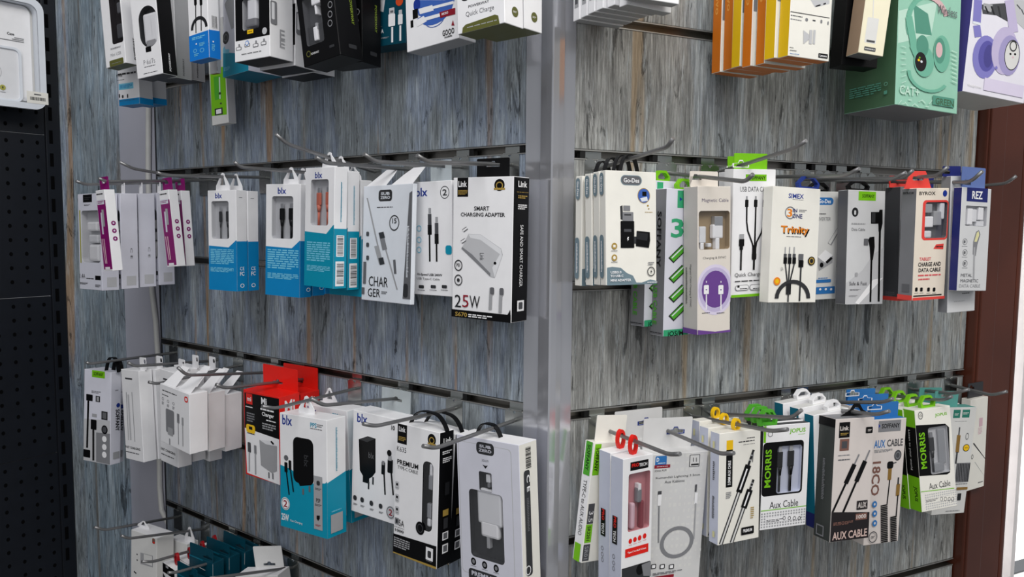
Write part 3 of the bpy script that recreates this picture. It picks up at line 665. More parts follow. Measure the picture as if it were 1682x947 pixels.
# printed artwork and parts of every carton, in face fractions
ART = {
'A1':{'name':'charger_box','label':'front white charger box with clear window at the far left of the middle row','group':'white window boxes far left','base':'LIL','faces':{},'hook':'H1','ops':[['R','F',.441,.048,.4,.08,'BK',0],['Y','F',.441,.048,.276,.035,2,'G3'],['Y','F',.42,.117,.276,.016,2,'G2'],['R','F',.083,.445,.05,.554,'YELG',0],['T','F','1.4A',.137,.861,.24,.049,'BK',0,0],['Y','F',.477,.883,.331,.019,1,'G3'],['R','F',.827,.871,.242,.045,'BK',0],['Y','F',.192,.939,.351,.023,3,'G3'],['Y','F',.818,.954,.228,.029,3,'G3'],['R','R',.562,.915,.564,.099,'G8',0],['T','R','C E',.599,.627,.127,.112,'G4',0,-90]],'tabs':[['card','W',{'w':.011,'x':.3,'hole':.5}]],'win':[[.126,.174,.97,.715,.12,.02,'G8',1]],'items':[['charger',.575,.34,.424,.096,.014,'W',.2],['charger',.623,.468,.396,.088,.014,'W2',.2],['charger_base',.629,.613,.423,.176,.014,'W',.2]]},
'A2':{'name':'cable_box','label':'slim white and purple cable box hanging alone in front of the far left window boxes','group':'slim purple cable boxes','base':'W','faces':{},'hook':'H1b','ops':[['R','F',.626,.554,1.168,.853,'MAG',0],['Y','F',.424,.048,.708,.03,1,'BK'],['R','F',.466,.147,.779,.06,'LIL',.1],['Y','F',.466,.147,.637,.038,2,'MAG'],['P','F',[.327,.275,.29,.542,.45,.542,.487,.276],'LIL'],['P','F',[.462,.24,.43,.449,.678,.449,.71,.241],'G7'],['P','F',[.357,.6,.406,.908,.495,.907,.446,.6],'PNK'],['P','F',[.144,.598,.264,.907,.353,.906,.233,.598],'PNK'],['R','F',.482,.965,.534,.031,'W',0],['E','R',.541,.413,.222,.028,'MAG'],['E','R',.551,.508,.222,.028,'MAG'],['E','R',.56,.605,.222,.028,'MAG'],['E','R',.541,.413,.089,.011,'LIL'],['E','R',.551,.508,.089,.011,'LIL'],['E','R',.56,.605,.089,.011,'LIL']],'tabs':[['card','MAG',{'hole':.4}]],'win':[],'items':[]},
'B1':{'name':'cable_box','label':'white and blue cable box, front of the leftmost pair with grey plugs in its window','group':'white and blue window cable boxes','base':'W','faces':{},'hook':'H2','ops':[['P','F',[.018,.553,.718,.566,.968,.498,1,.491,1,1,0,1],'CYB'],['T','F','blx',.393,.053,.247,.055,'BLU',1,0],['Y','F',.484,.66,.821,.155,9,'CYL'],['Y','F',.477,.792,.822,.047,4,'CYL'],['R','R',.5,.752,1,.495,'CYB',0],['T','R','CE',.493,.775,.416,.034,'W',0,0],['T','R','FC',.486,.826,.416,.04,'W',1,0],['O','R',.485,.945,.193,.02,.692,'W',0,360],['Y','R',.441,.073,.324,.009,1,'G5']],'tabs':[['peak','W',{}]],'win':[[.127,.107,.741,.484,.1,.014,'G8',1]],'items':[['cable_plug',.383,.324,.071,.313,'PLUG','G3','SILV'],['cable_plug',.65,.322,.119,.313,'PLUG','G3','SILV']]},
'B2':{'name':'cable_box','label':'white and blue cable box with black plugs in its window, left of the turquoise one','group':'white and blue window cable boxes','base':'W','faces':{},'hook':'H3','ops':[['P','F',[.005,.558,.766,.567,1,.493,1,1,0,1],'CYB'],['T','F','blx',.474,.059,.246,.057,'BLU',1,0],['Y','F',.51,.668,.897,.18,9,'CYL'],['Y','F',.513,.821,.897,.054,4,'CYL'],['R','R',.5,.75,1,.5,'CYB',0],['O','R',.772,.933,.182,.018,.692,'W',0,360]],'tabs':[['peak','W',{}]],'win':[[.179,.107,.797,.485,.1,.014,'G8',1]],'items':[['cable_plug',.426,.328,.117,.311,'PLUG','BK','SILV'],['cable_plug',.698,.325,.141,.311,'PLUG','BK','SILV']]},
'B3':{'name':'cable_box','label':'white and turquoise cable box with copper coloured plugs in its window','group':'white and turquoise cable boxes','base':'W','faces':{},'hook':'H4','ops':[['P','F',[0,.536,.746,.55,.973,.477,1,.472,1,1,0,1],'TUR'],['T','F','blx',.46,.063,.254,.054,'BLU',1,0],['Y','F',.482,.702,.797,.169,9,'CYL'],['Y','F',.49,.845,.796,.051,4,'CYL'],['R','R',.5,.752,1,.495,'TUR',0],['R','R',.498,.647,.6,.176,'W',0],['B','R',.498,.647,.456,.16,1],['R','R',.486,.878,.673,.206,'W',0],['B','R',.522,.878,.53,.18,1],['Y','R',.537,.285,.12,.33,34,'TUR']],'tabs':[['peak','W',{}]],'win':[[.196,.099,.804,.482,.1,.014,'G8',1]],'items':[['cable_plug',.406,.324,.128,.316,'PLUG','COP','SILV'],['cable_plug',.711,.32,.125,.319,'PLUG','COP','SILV']]},
'C':{'name':'cable_box','label':'pale grey box printed CHAR GER with grey cable plugs and two folded top flaps','group':None,'base':'ICE','faces':{},'hook':'H5','ops':[['R','F',.455,.089,.275,.098,'G2',.3],['T','F','SUB',.454,.072,.178,.025,'ICE',1,0],['T','F','ZERO',.456,.106,.194,.024,'ICE',1,0],['Y','F',.452,.188,.324,.015,1,'G5'],['O','F',.649,.323,.099,.067,.84,'G2',0,360],['T','F','15',.652,.306,.087,.044,'G2',1,0],['P','F',[.066,.104,.314,.521,.342,.518,.095,.102],'G7'],['P','F',[.481,.554,.728,.886,.754,.882,.508,.55],'G7'],['P','F',[.335,.407,.426,.557,.521,.547,.431,.398],'G6'],['P','F',[.344,.408,.38,.459,.474,.448,.439,.397],'G3'],['P','F',[.255,.525,.364,.679,.45,.667,.343,.514],'G7'],['P','F',[.348,.627,.385,.685,.48,.673,.444,.616],'G3'],['P','F',[.647,.635,.674,.752,.721,.749,.694,.632],'G5'],['T','F','CHAR',.355,.829,.397,.086,'BK',0,0],['T','F','GER',.273,.928,.259,.073,'BK',0,0],['Y','F',.487,.919,.122,.027,2,'G5'],['P','F',[.935,.078,.983,.062,1,.954,.854,.954],'G5'],['R','F',.908,.886,.091,.116,'G3',.4],['Y','F',.93,.562,.038,.429,40,'ICE'],['R','F',.112,.417,.06,.038,'G4',.3],['R','F',.117,.513,.06,.038,'G4',.3],['R','F',.124,.627,.06,.039,'G4',.3],['R','F',.067,.76,.06,.194,'G5',0],['R','F',.042,.919,.06,.06,'G5',0]],'tabs':[['flaps','W',{}]],'win':[],'items':[]},
'D':{'name':'cable_box','label':'white cable box with two black braided plugs, between the CHARGER box and the 25W box','group':None,'base':'W','faces':{},'hook':'H6','ops':[['T','F','blx',.232,.09,.307,.077,'BLU',1,0],['O','F',.831,.101,.116,.055,.87,'G4',0,360],['T','F','2',.831,.101,.111,.055,'G3',1,0],['R','F',.442,.255,.068,.049,'G7',0],['R','F',.438,.353,.094,.14,'G4',0],['R','F',.436,.422,.105,.087,'BK',0],['R','F',.43,.58,.042,.246,'BK',0],['R','F',.62,.334,.067,.048,'G7',0],['R','F',.617,.431,.093,.139,'G4',0],['R','F',.615,.501,.103,.087,'BK',0],['R','F',.611,.618,.041,.166,'BK',0],['O','F',.155,.41,.064,.028,.75,'CYL',0,360],['O','F',.152,.511,.064,.028,.75,'CYL',0,360],['O','F',.148,.6,.064,.028,.75,'CYL',0,360],['R','F',.927,.596,.17,.079,'TUR',.3],['T','F','Hi-Speed USB 240W',.422,.82,.656,.027,'G3',1,0],['T','F','USB Type-C Cable',.383,.858,.606,.025,'G3',0,0],['R','F',.2,.929,.139,.029,'G3',.3],['Y','F',.199,.959,.193,.009,1,'G5'],['R','F',.518,.922,.135,.028,'G3',.3],['Y','F',.517,.952,.187,.009,1,'G5'],['R','F',.806,.916,.132,.028,'G3',.3],['Y','F',.805,.946,.183,.009,1,'G5']],'tabs':[['card','CLR',{'w':.034,'x':.12,'hole':.5}]],'win':[],'items':[]},
'E':{'name':'charger_box','label':'white and black box printed 25W SMART CHARGING ADAPTER beside the metal corner post','group':None,'base':'W','faces':{'R':'BK','B':'BK'},'hook':'H7','ops':[['R','F',.165,.068,.186,.135,'BK',0],['T','F','Link',.161,.045,.145,.042,'W',1,0],['Y','F',.166,.104,.158,.034,4,'GLD'],['E','F',.776,.057,.083,.041,'BK'],['E','F',.776,.061,.058,.027,'GLD'],['E','F',.776,.061,.042,.019,'BK'],['R','F',.777,.084,.179,.014,'GLD',0],['T','F','SMART',.491,.218,.252,.031,'G2',1,0],['T','F','CHARGING ADAPTER',.506,.261,.737,.028,'G2',1,0],['P','F',[.275,.397,.478,.398,.825,.493,.849,.534,.726,.696,.654,.691,.158,.505],'G8'],['P','F',[.275,.4,.478,.4,.825,.498,.817,.535,.479,.437,.31,.425],'W2'],['P','F',[.158,.505,.654,.691,.653,.667,.348,.544,.168,.491],'G6'],['P','F',[.261,.496,.348,.544,.653,.667,.684,.628,.381,.506],'G8'],['P','F',[.684,.628,.826,.514,.843,.541,.726,.693],'W2'],['P','F',[.198,.386,.269,.364,.237,.346,.165,.368],'G4'],['P','F',[.191,.382,.262,.36,.244,.35,.172,.372],'W'],['P','F',[.172,.468,.244,.447,.213,.428,.141,.449],'G4'],['P','F',[.165,.464,.237,.443,.219,.432,.147,.453],'W'],['T','F','Link',.51,.555,.067,.053,'G4',0,-90],['E','F',.729,.595,.023,.01,'BK'],['O','F',.109,.625,.07,.04,.8,'G3',0,360],['O','F',.112,.731,.07,.04,.8,'G3',0,360],['T','F','PD',.109,.622,.063,.023,'G3',1,0],['R','F',.112,.731,.049,.026,'G3',.4],['T','F','2',.11,.882,.112,.09,'G2',0,0],['T','F','5',.242,.879,.11,.089,'DRED',0,0],['T','F','W',.4,.879,.176,.088,'G2',0,0],['P','F',[.647,.768,.636,.922,.689,.921,.699,.767],'G7'],['P','F',[.81,.769,.801,.936,.852,.935,.862,.768],'G7'],['R','F',.691,.789,.065,.05,'G5',.3],['R','F',.847,.789,.064,.05,'G5',.3],['R','F',.5,.972,1,.055,'BK',0],['P','F',[.924,.965,.992,.907,1,.982,.893,.988],'BK'],['T','F','S670',.172,.976,.208,.032,'GLD',1,0],['Y','F',.498,.978,.401,.028,2,'W'],['T','R','Link',.522,.049,.554,.041,'W',1,0],['Y','R',.532,.104,.731,.005,1,'GLD'],['Y','R',.537,.136,.581,.025,2,'GLD'],['Y','R',.524,.204,.556,.038,3,'W'],['T','R','SAFE AND SMART CHARGER',.507,.54,.19,.427,'W',0,-90],['R','R',.517,.887,.43,.075,'W',0],['R','R',.517,.887,.253,.05,'G4',.2]],'tabs':[['card','BK',{'w':.046,'hole':.35}]],'win':[],'items':[]},
'Q1':{'name':'cable_box','label':'white box with green tag and drawings of black plugs, leftmost of the lower row','group':'boxes with green tag far left','base':'LIL','faces':{},'hook':'J0','ops':[['P','F',[0,.543,.981,.519,.999,.993,0,1],'G8'],['P','F',[.471,.671,.986,.66,.999,.993,.483,.99],'G6'],['R','F',.534,.037,.479,.077,'GRN',0],['T','F','SOFFANY',.534,.037,.365,.037,'BK',1,0],['Y','F',.455,.235,.343,.03,2,'G5'],['R','F',.208,.304,.243,.071,'BK',.1],['P','F',[.133,.341,.104,.859,.174,.856,.203,.339],'BK'],['R','F',.094,.92,.335,.085,'BK',.1],['R','F',.527,.305,.16,.064,'G2',0],['R','F',.527,.305,.08,.05,'G7',0],['R','F',.78,.474,.225,.09,'BK',0],['R','F',.78,.474,.158,.067,'G5',0],['R','F',.381,.591,.218,.108,'BK',.1],['P','F',[.336,.644,.349,.985,.418,.98,.406,.64],'BK'],['R','F',.406,.489,.172,.034,'G7',0],['E','F',.791,.625,.113,.047,'BK'],['E','F',.791,.625,.079,.033,'G4'],['E','F',.79,.726,.084,.033,'W'],['E','F',.793,.813,.084,.033,'W'],['E','F',.796,.896,.084,.034,'W'],['T','R','SOFFANY',.654,.525,.385,.235,'BK',1,-90],['E','R',.697,.365,.178,.023,'BLU'],['R','R',.558,.905,.614,.074,'G7',0],['Y','R',.529,.199,.326,.01,1,'G5']],'tabs':[['strap','BK',{}]],'win':[],'items':[]},
'Q2':{'name':'charger_box','label':'plain white tall box printed FAST CHARGING, second from the left in the lower row','group':'plain white charging boxes','base':'W','faces':{},'hook':'J1','ops':[['R','F',.412,.097,.402,.019,'G4',0],['P','F',[.214,.252,.183,.787,.219,.785,.25,.25],'G7'],['P','F',[.543,.242,.554,.788,.589,.786,.579,.241],'G7'],['P','F',[.295,.275,.291,.782,.381,.777,.385,.272],'G8'],['T','F','FAST CHARGING',.425,.865,.841,.027,'G3',1,0],['Y','F',.391,.919,.738,.021,1,'G5']],'tabs':[['card','W',{'w':.018,'hole':.5}]],'win':[],'items':[]},
'Q3':{'name':'charger_box','label':'short white charger box with red icon and grey charger drawing, front of its hook','group':'short white charger boxes','base':'W','faces':{},'hook':'J2','ops':[['R','F',.894,.104,.114,.097,'RED',.35],['R','F',.894,.104,.057,.051,'W',.3],['Y','F',.328,.098,.5,.029,1,'G2'],['Y','F',.179,.172,.228,.024,1,'G2'],['O','F',.095,.247,.036,.027,.714,'G6',0,360],['Y','F',.092,.321,.071,.053,3,'G6'],['O','F',.28,.257,.035,.026,.714,'G6',0,360],['Y','F',.277,.332,.07,.053,3,'G6'],['O','F',.468,.259,.034,.026,.714,'G6',0,360],['Y','F',.465,.332,.069,.052,3,'G6'],['R','F',.34,.588,.286,.402,'G6',.12],['R','F',.346,.759,.177,.133,'G7',.1],['R','F',.318,.938,.039,.107,'G7',0],['R','F',.625,.474,.077,.156,'G6',0],['P','F',[.613,.529,.619,.915,.64,.91,.635,.524],'G7'],['R','F',.776,.493,.057,.13,'G7',0],['P','F',[.765,.548,.766,.912,.787,.907,.785,.543],'G7']],'tabs':[['flaps','W',{}]],'win':[],'items':[]},
'Q3b':{'name':'charger_box','label':'second short white charger box behind the one with the red icon','group':'short white charger boxes','base':'W','faces':{},'hook':'J2','ops':[],'tabs':[['flaps','W',{}]],'win':[],'items':[]},
'R1':{'name':'charger_box','label':'red and black charger box with white charger picture, in front','group':'red charger boxes','base':'RED','faces':{},'hook':'J4','ops':[['P','F',[.036,.032,1,.016,.976,.477,.014,.447],'BK'],['P','F',[.014,.447,.976,.477,.964,.998,.042,.977],'W'],['R','F',.169,.096,.178,.12,'RED',0],['T','F','mi',.169,.096,.112,.051,'W',1,0],['T','F','Mi',.587,.083,.151,.077,'W',1,0],['T','F','Charger',.687,.237,.331,.059,'W',1,0],['Y','F',.669,.177,.374,.032,1,'W'],['Y','F',.162,.189,.201,.021,1,'W'],['Y','F',.199,.306,.222,.116,4,'G6'],['Y','F',.711,.366,.372,.082,3,'G7'],['Y','F',.771,.292,.265,.023,1,'W'],['R','F',.188,.442,.255,.098,'YEL',.3],['R','F',.189,.433,.1,.037,'BK',0],['Y','F',.195,.497,.221,.019,1,'BK'],['P','F',[.431,.54,.755,.521,.916,.559,.897,.847,.758,.888,.455,.834],'G7'],['P','F',[.431,.54,.755,.521,.916,.559,.614,.572],'W2'],['P','F',[.738,.529,.813,.557,.847,.541,.772,.513],'BK'],['R','F',.672,.922,.042,.069,'G6',0],['R','F',.783,.919,.042,.069,'G6',0],['R','F',.136,.663,.089,.117,'G4',.2],['P','F',[.114,.725,.096,.951,.131,.947,.149,.72],'G7'],['R','F',.308,.671,.066,.103,'G6',.2],['P','F',[.287,.715,.28,.965,.315,.96,.322,.711],'G7'],['T','R','Mi',.495,.123,.487,.136,'W',1,0]],'tabs':[['card','RED',{'hole':.3,'y':.96,'h':.032}]],'win':[],'items':[]},
'S1':{'name':'charger_box','label':'white and turquoise box with large black plug picture and number 2 badge','group':'turquoise bottomed charger boxes','base':'W','faces':{},'hook':'J5','ops':[['P','F',[0,.459,.242,.477,.372,.517,.434,.584,.958,.534,1,.515,1,1,0,1],'TUR'],['P','R',[0,.529,1,.473,1,1,0,1],'TUR'],['T','F','blx',.165,.057,.216,.087,'BLU',1,0],['T','F','PPS',.729,.06,.131,.041,'TUR',1,0],['Y','F',.865,.057,.121,.03,2,'G5'],['Y','F',.782,.09,.244,.01,1,'G3'],['R','F',.507,.384,.432,.395,'BK',.22],['P','F',[.35,.537,.72,.468,.676,.574,.434,.607],'BK'],['R','F',.501,.648,.037,.052,'G5',0],['R','F',.638,.612,.037,.051,'G5',0],['T','F','blx',.571,.379,.091,.103,'G3',1,-90],['R','F',.133,.47,.069,.088,'BK',.2],['P','F',[.128,.506,.184,.707,.21,.703,.154,.502],'BK'],['R','F',.221,.444,.06,.084,'BK',.2],['P','F',[.216,.48,.281,.673,.307,.669,.242,.476],'BK'],['E','F',.139,.387,.047,.024,'G5'],['E','F',.116,.791,.094,.056,'W'],['O','F',.116,.791,.086,.051,.85,'G6',0,360],['T','F','2',.116,.791,.086,.06,'DRED',1,0],['T','F','25W',.108,.911,.162,.06,'W',1,0],['T','F','Fast Charging',.353,.929,.258,.024,'W',0,0],['R','F',.819,.713,.176,.455,'G7',0],['R','F',.826,.543,.072,.041,'G3',.4],['T','F','PSP',.823,.692,.088,.037,'G2',1,0],['P','F',[.788,.822,.854,.815,.853,.842,.82,.866,.787,.85],'BK'],['Y','F',.825,.594,.128,.02,2,'G4'],['Y','F',.823,.73,.136,.02,2,'G4'],['Y','F',.819,.904,.111,.017,2,'DRED'],['Y','R',.489,.263,.081,.373,30,'TUR'],['Y','R',.455,.781,.517,.017,1,'CYL'],['R','R',.471,.886,.633,.157,'G7',0]],'tabs':[['peak','W',{'w':.03}]],'win':[],'items':[]},
'T':{'name':'charger_box','label':'white box with small black charger and two cables pictured, left of the PREMIUM cable box','group':None,'base':'W','faces':{'L':'TUR'},'hook':'J6','ops':[['T','F','blx',.209,.066,.231,.09,'BLU',1,0],['P','F',[.138,.275,.34,.224,.513,.229,.531,.553,.464,.603,.316,.663,.178,.576],'BK'],['P','F',[.153,.275,.34,.228,.499,.233,.329,.282],'G3'],['R','F',.323,.62,.146,.124,'BK',0],['R','F',.384,.699,.036,.074,'G3',0],['R','F',.48,.642,.036,.074,'G3',0],['T','F','blx',.429,.402,.118,.057,'G5',0,0],['R','F',.698,.492,.079,.122,'BK',.2],['R','F',.695,.441,.053,.04,'G6',0],['P','F',[.703,.542,.738,.743,.769,.738,.735,.538],'BK'],['R','F',.846,.454,.113,.133,'BK',.2],['R','F',.837,.378,.079,.048,'G7',0],['P','F',[.857,.513,.914,.724,.945,.718,.888,.508],'BK'],['E','F',.821,.332,.048,.03,'BK'],['R','F',.086,.859,.083,.05,'G3',.45],['Y','F',.099,.921,.092,.021,2,'G5'],['R','F',.25,.858,.082,.05,'G3',.45],['Y','F',.263,.919,.091,.021,2,'G5'],['R','F',.459,.863,.081,.05,'G3',.45],['Y','F',.472,.923,.09,.021,2,'G5'],['R','F',.664,.863,.079,.049,'G3',.45],['Y','F',.677,.923,.088,.02,2,'G5'],['E','F',.885,.893,.095,.061,'G8'],['O','F',.885,.893,.086,.057,.85,'G5',0,360],['T','F','2',.885,.893,.078,.061,'DRED',1,0],['T','F','10',.892,.084,.07,.044,'BK',1,0]],'tabs':[['card','CLR',{'w':.05,'hole':.3,'y':.95,'h':.03}]],'win':[],'items':[]},
'V1':{'name':'cable_box','label':'white and black box printed PREMIUM TYPE-C CABLE with a slim window of plugs','group':'PREMIUM cable boxes','base':'W','faces':{'R':'BK','B':'BK'},'hook':'J7','ops':[['R','F',.156,.079,.22,.146,'BK',0],['T','F','Link',.153,.043,.154,.038,'W',1,0],['Y','F',.158,.114,.163,.035,3,'GLD'],['T','F','K635',.149,.195,.22,.038,'G3',0,0],['E','F',.83,.064,.09,.043,'BK'],['E','F',.831,.069,.058,.025,'GLD'],['E','F',.831,.069,.04,.017,'BK'],['R','F',.833,.096,.179,.012,'GLD',0],['T','F','PREMIUM',.299,.293,.489,.038,'BK',1,0],['T','F','TYPE-C CABLE',.302,.334,.47,.025,'G3',0,0],['P','F',[0,.851,.99,.83,1,1,0,1],'BK'],['P','F',[0,.992,1,.981,1,.999,0,1],'GLD'],['Y','F',.203,.909,.373,.081,5,'G7'],['R','F',.842,.905,.158,.094,'W',0],['R','F',.842,.908,.079,.053,'G3',.3],['Y','F',.837,.959,.122,.008,1,'G6'],['E','F',.621,.739,.099,.049,'BK'],['O','F',.621,.739,.063,.032,.857,'G4',0,360],['R','F',.068,.473,.086,.058,'G8',.2],['R','F',.068,.467,.043,.019,'BK',0],['Y','F',.069,.493,.048,.006,1,'G3'],['R','F',.075,.569,.086,.058,'G8',.2],['R','F',.074,.563,.043,.019,'BK',0],['Y','F',.076,.588,.048,.006,1,'G3'],['R','F',.081,.662,.086,.058,'G8',.2],['R','F',.081,.656,.043,.019,'BK',0],['Y','F',.082,.681,.047,.006,1,'G3'],['R','F',.082,.746,.095,.049,'G6',0],['T','F','1',.082,.746,.038,.029,'G2',0,0],['T','F','5A',.193,.752,.122,.048,'G2',0,0],['Y','F',.145,.79,.235,.006,1,'G2'],['T','F','1000',.147,.814,.207,.021,'G2',1,0],['T','R','Link',.518,.068,.573,.043,'W',1,0],['Y','R',.509,.152,.656,.028,2,'W'],['Y','R',.524,.208,.626,.04,3,'W'],['R','R',.503,.599,.39,.047,'GLD',0],['R','R',.523,.678,.305,.078,'G3',0],['R','R',.517,.771,.413,.059,'W',0],['R','R',.517,.771,.275,.044,'G5',0],['R','R',.525,.866,.411,.066,'W',0],['R','R',.525,.866,.274,.047,'G5',0],['R','R',.563,.422,.31,.093,'G2',0]],'tabs':[['strap','BK',{'w':.06}]],'win':[[.648,.231,.88,.745,.4,.012,'BK',1]],'items':[['cable_plug',.808,.382,.089,.108,.007,'SILV',.2],['cable_plug',.805,.29,.063,.093,.006,'W2',.45],['cable_plug',.791,.594,.098,.109,.007,'SILV',.2],['cable_plug',.788,.68,.08,.062,.006,'W2',.45]]},
'W':{'name':'charger_box','label':'tall white box with cut-out window showing a white charger, beside the metal post','group':None,'base':'LIL','faces':{'R':'WRM','T':'W'},'hook':'J8','ops':[['R','F',.453,.496,.859,.912,'G8',.06],['R','F',.453,.496,.839,.904,'LIL',.06],['R','F',.475,.065,.285,.082,'G3',.35],['T','F','SUB',.476,.051,.186,.02,'LIL',1,0],['T','F','ZERO',.474,.079,.205,.02,'LIL',1,0],['T','F','30AW',.472,.146,.112,.017,'G5',0,0],['P','F',[.425,.174,.466,.179,.513,.175,.471,.199],'G2'],['E','F',.223,.859,.043,.026,'BK'],['E','F',.223,.859,.023,.015,'G6'],['Y','F',.22,.891,.093,.006,1,'G5'],['E','F',.406,.86,.042,.026,'BK'],['E','F',.406,.86,.023,.014,'G6'],['Y','F',.404,.892,.091,.006,1,'G5'],['E','F',.592,.858,.041,.026,'BK'],['E','F',.592,.858,.022,.014,'G6'],['Y','F',.59,.889,.089,.006,1,'G5'],['R','F',.382,.953,.487,.087,'G3',.3],['T','F','PREMIUM',.383,.941,.39,.032,'LIL',1,0],['B','R',.485,.099,.289,.138,1],['R','R',.369,.525,.321,.694,'G3',.3],['T','R','C E',.44,.265,.175,.111,'W',1,-90],['Y','R',.384,.47,.129,.222,20,'G5'],['O','R',.286,.833,.145,.031,.786,'W',0,360]],'tabs':[['strap','BK',{'w':.036}]],'win':[[.185,.357,.727,.823,.1,.016,'G3',1],[.361,.223,.566,.354,.1,.016,'G3',1]],'items':[['charger',.496,.463,.385,.239,.014,'W2',.08],['charger_base',.491,.613,.286,.114,.014,'W',.15],['cable_plug',.453,.703,.046,.086,.006,'G7',.2],['cable_plug',.485,.268,.066,.057,.006,'W2',.2],['cable_plug',.492,.314,.039,.028,.006,'G6',.2]]},
'F4':{'name':'adapter_box','label':'white adapter box with black plug picture and grey-blue wave, front of the four-box stack','group':'white adapter boxes beside the post','base':'WRM','faces':{},'hook':'N1','ops':[['P','F',[.014,.846,.115,.839,.283,.849,.402,.896,.522,.92,.59,.982,.695,.984,.871,.958,1,.973,1,1,.012,1],'SLT'],['R','F',.499,.08,.418,.088,'SLT',.5],['R','F',.499,.08,.384,.073,'G5',.5],['T','F','Go-Des',.503,.08,.308,.04,'W',1,0],['E','F',.746,.212,.126,.068,'GLD'],['E','F',.746,.212,.115,.062,'BLU2'],['R','F',.757,.196,.084,.04,'BK',0],['P','F',[.67,.236,.809,.219,.826,.257,.704,.266],'ICE'],['E','F',.826,.3,.018,.008,'GLD'],['E','F',.843,.327,.014,.006,'GLD'],['Y','F',.843,.357,.155,.009,1,'GLD'],['P','F',[.275,.309,.319,.301,.33,.43,.283,.423],'G3'],['R','F',.403,.326,.136,.046,'G6',0],['R','F',.426,.399,.212,.079,'G6',.05],['R','F',.42,.384,.137,.012,'G3',0],['R','F',.414,.556,.267,.237,'BK',.04],['R','F',.418,.521,.144,.024,'G4',0],['P','F',[.417,.579,.444,.579,.423,.597,.444,.597,.409,.616,.423,.6,.403,.6],'W'],['R','F',.564,.605,.048,.061,'G3',0],['P','F',[.596,.524,.858,.535,.864,.605,.839,.675,.577,.659],'BK'],['P','F',[.596,.536,.823,.548,.804,.613,.595,.597],'G2'],['E','F',.155,.658,.054,.029,'GLD'],['R','F',.155,.658,.047,.021,'WRM',0],['E','F',.153,.759,.054,.029,'GLD'],['E','F',.153,.759,.027,.015,'WRM'],['Y','F',.154,.7,.121,.009,1,'G5'],['Y','F',.152,.797,.121,.009,1,'G5'],['T','F','USB3.0',.181,.887,.209,.021,'W',1,0],['T','F','TO USB-C',.198,.919,.25,.021,'W',1,0],['T','F','MINI ADAPTER',.275,.957,.401,.021,'W',1,0],['Y','F',.899,.983,.198,.012,1,'W'],['O','F',.879,.887,.078,.042,.818,'G2',0,360],['P','F',[.89,.865,.861,.89,.879,.89,.868,.911,.9,.884,.882,.884],'G2'],['Y','F',.88,.815,.12,.034,2,'G6'],['R','L',.442,.115,.641,.196,'SLT',.5],['T','L','Go-Des',.442,.115,.292,.136,'W',1,-90],['R','L',.406,.747,.653,.38,'SLT',.5],['Y','L',.406,.747,.237,.274,26,'W']],'tabs':[['strap','BK',{'w':.022}]],'win':[],'items':[]},
'G1':{'name':'cable_box','label':'grey cable box with green 3 and green bars, behind the purple circle box','group':'grey boxes with green print','base':'LIL','faces':{'L':'G6'},'hook':'N2','ops':[['R','F',.393,.069,.185,.117,'GRT',0],['P','F',[.359,.054,.436,.069,.362,.083],'BLU'],['T','F','3',.318,.265,.358,.131,'GRT',1,0],['P','F',[.233,.503,.606,.412,.453,.376,.085,.467],'G2'],['P','F',[.234,.492,.585,.409,.474,.382,.126,.465],'GRN2'],['P','F',[.19,.471,.54,.388,.516,.382,.167,.465],'ICE'],['P','F',[.249,.641,.622,.552,.47,.515,.1,.604],'G2'],['P','F',[.249,.63,.601,.548,.491,.521,.141,.603],'GRN2'],['P','F',[.205,.609,.557,.527,.533,.521,.182,.603],'ICE'],['P','F',[.264,.774,.638,.685,.485,.648,.114,.736],'G2'],['P','F',[.264,.762,.617,.682,.506,.654,.156,.734],'GRN2'],['P','F',[.22,.741,.572,.66,.548,.654,.197,.735],'ICE'],['P','F',[.278,.9,.653,.813,.5,.774,.128,.862],'G2'],['P','F',[.278,.889,.632,.809,.521,.781,.169,.86],'GRN2'],['P','F',[.234,.867,.587,.787,.563,.781,.211,.861],'ICE'],['R','F',.339,.983,.709,.053,'GRT',0],['T','F','iOS/M',.34,.985,.436,.035,'BK',1,0],['T','L','SOFFANY',.523,.342,.319,.38,'BK',1,-90],['T','L','USB CABLE',.341,.786,.293,.28,'GRN2',1,-90],['Y','L',.455,.981,.872,.011,1,'G3']],'tabs':[['hex','GRN',{'w':.024,'h':.013}]],'win':[],'items':[]},
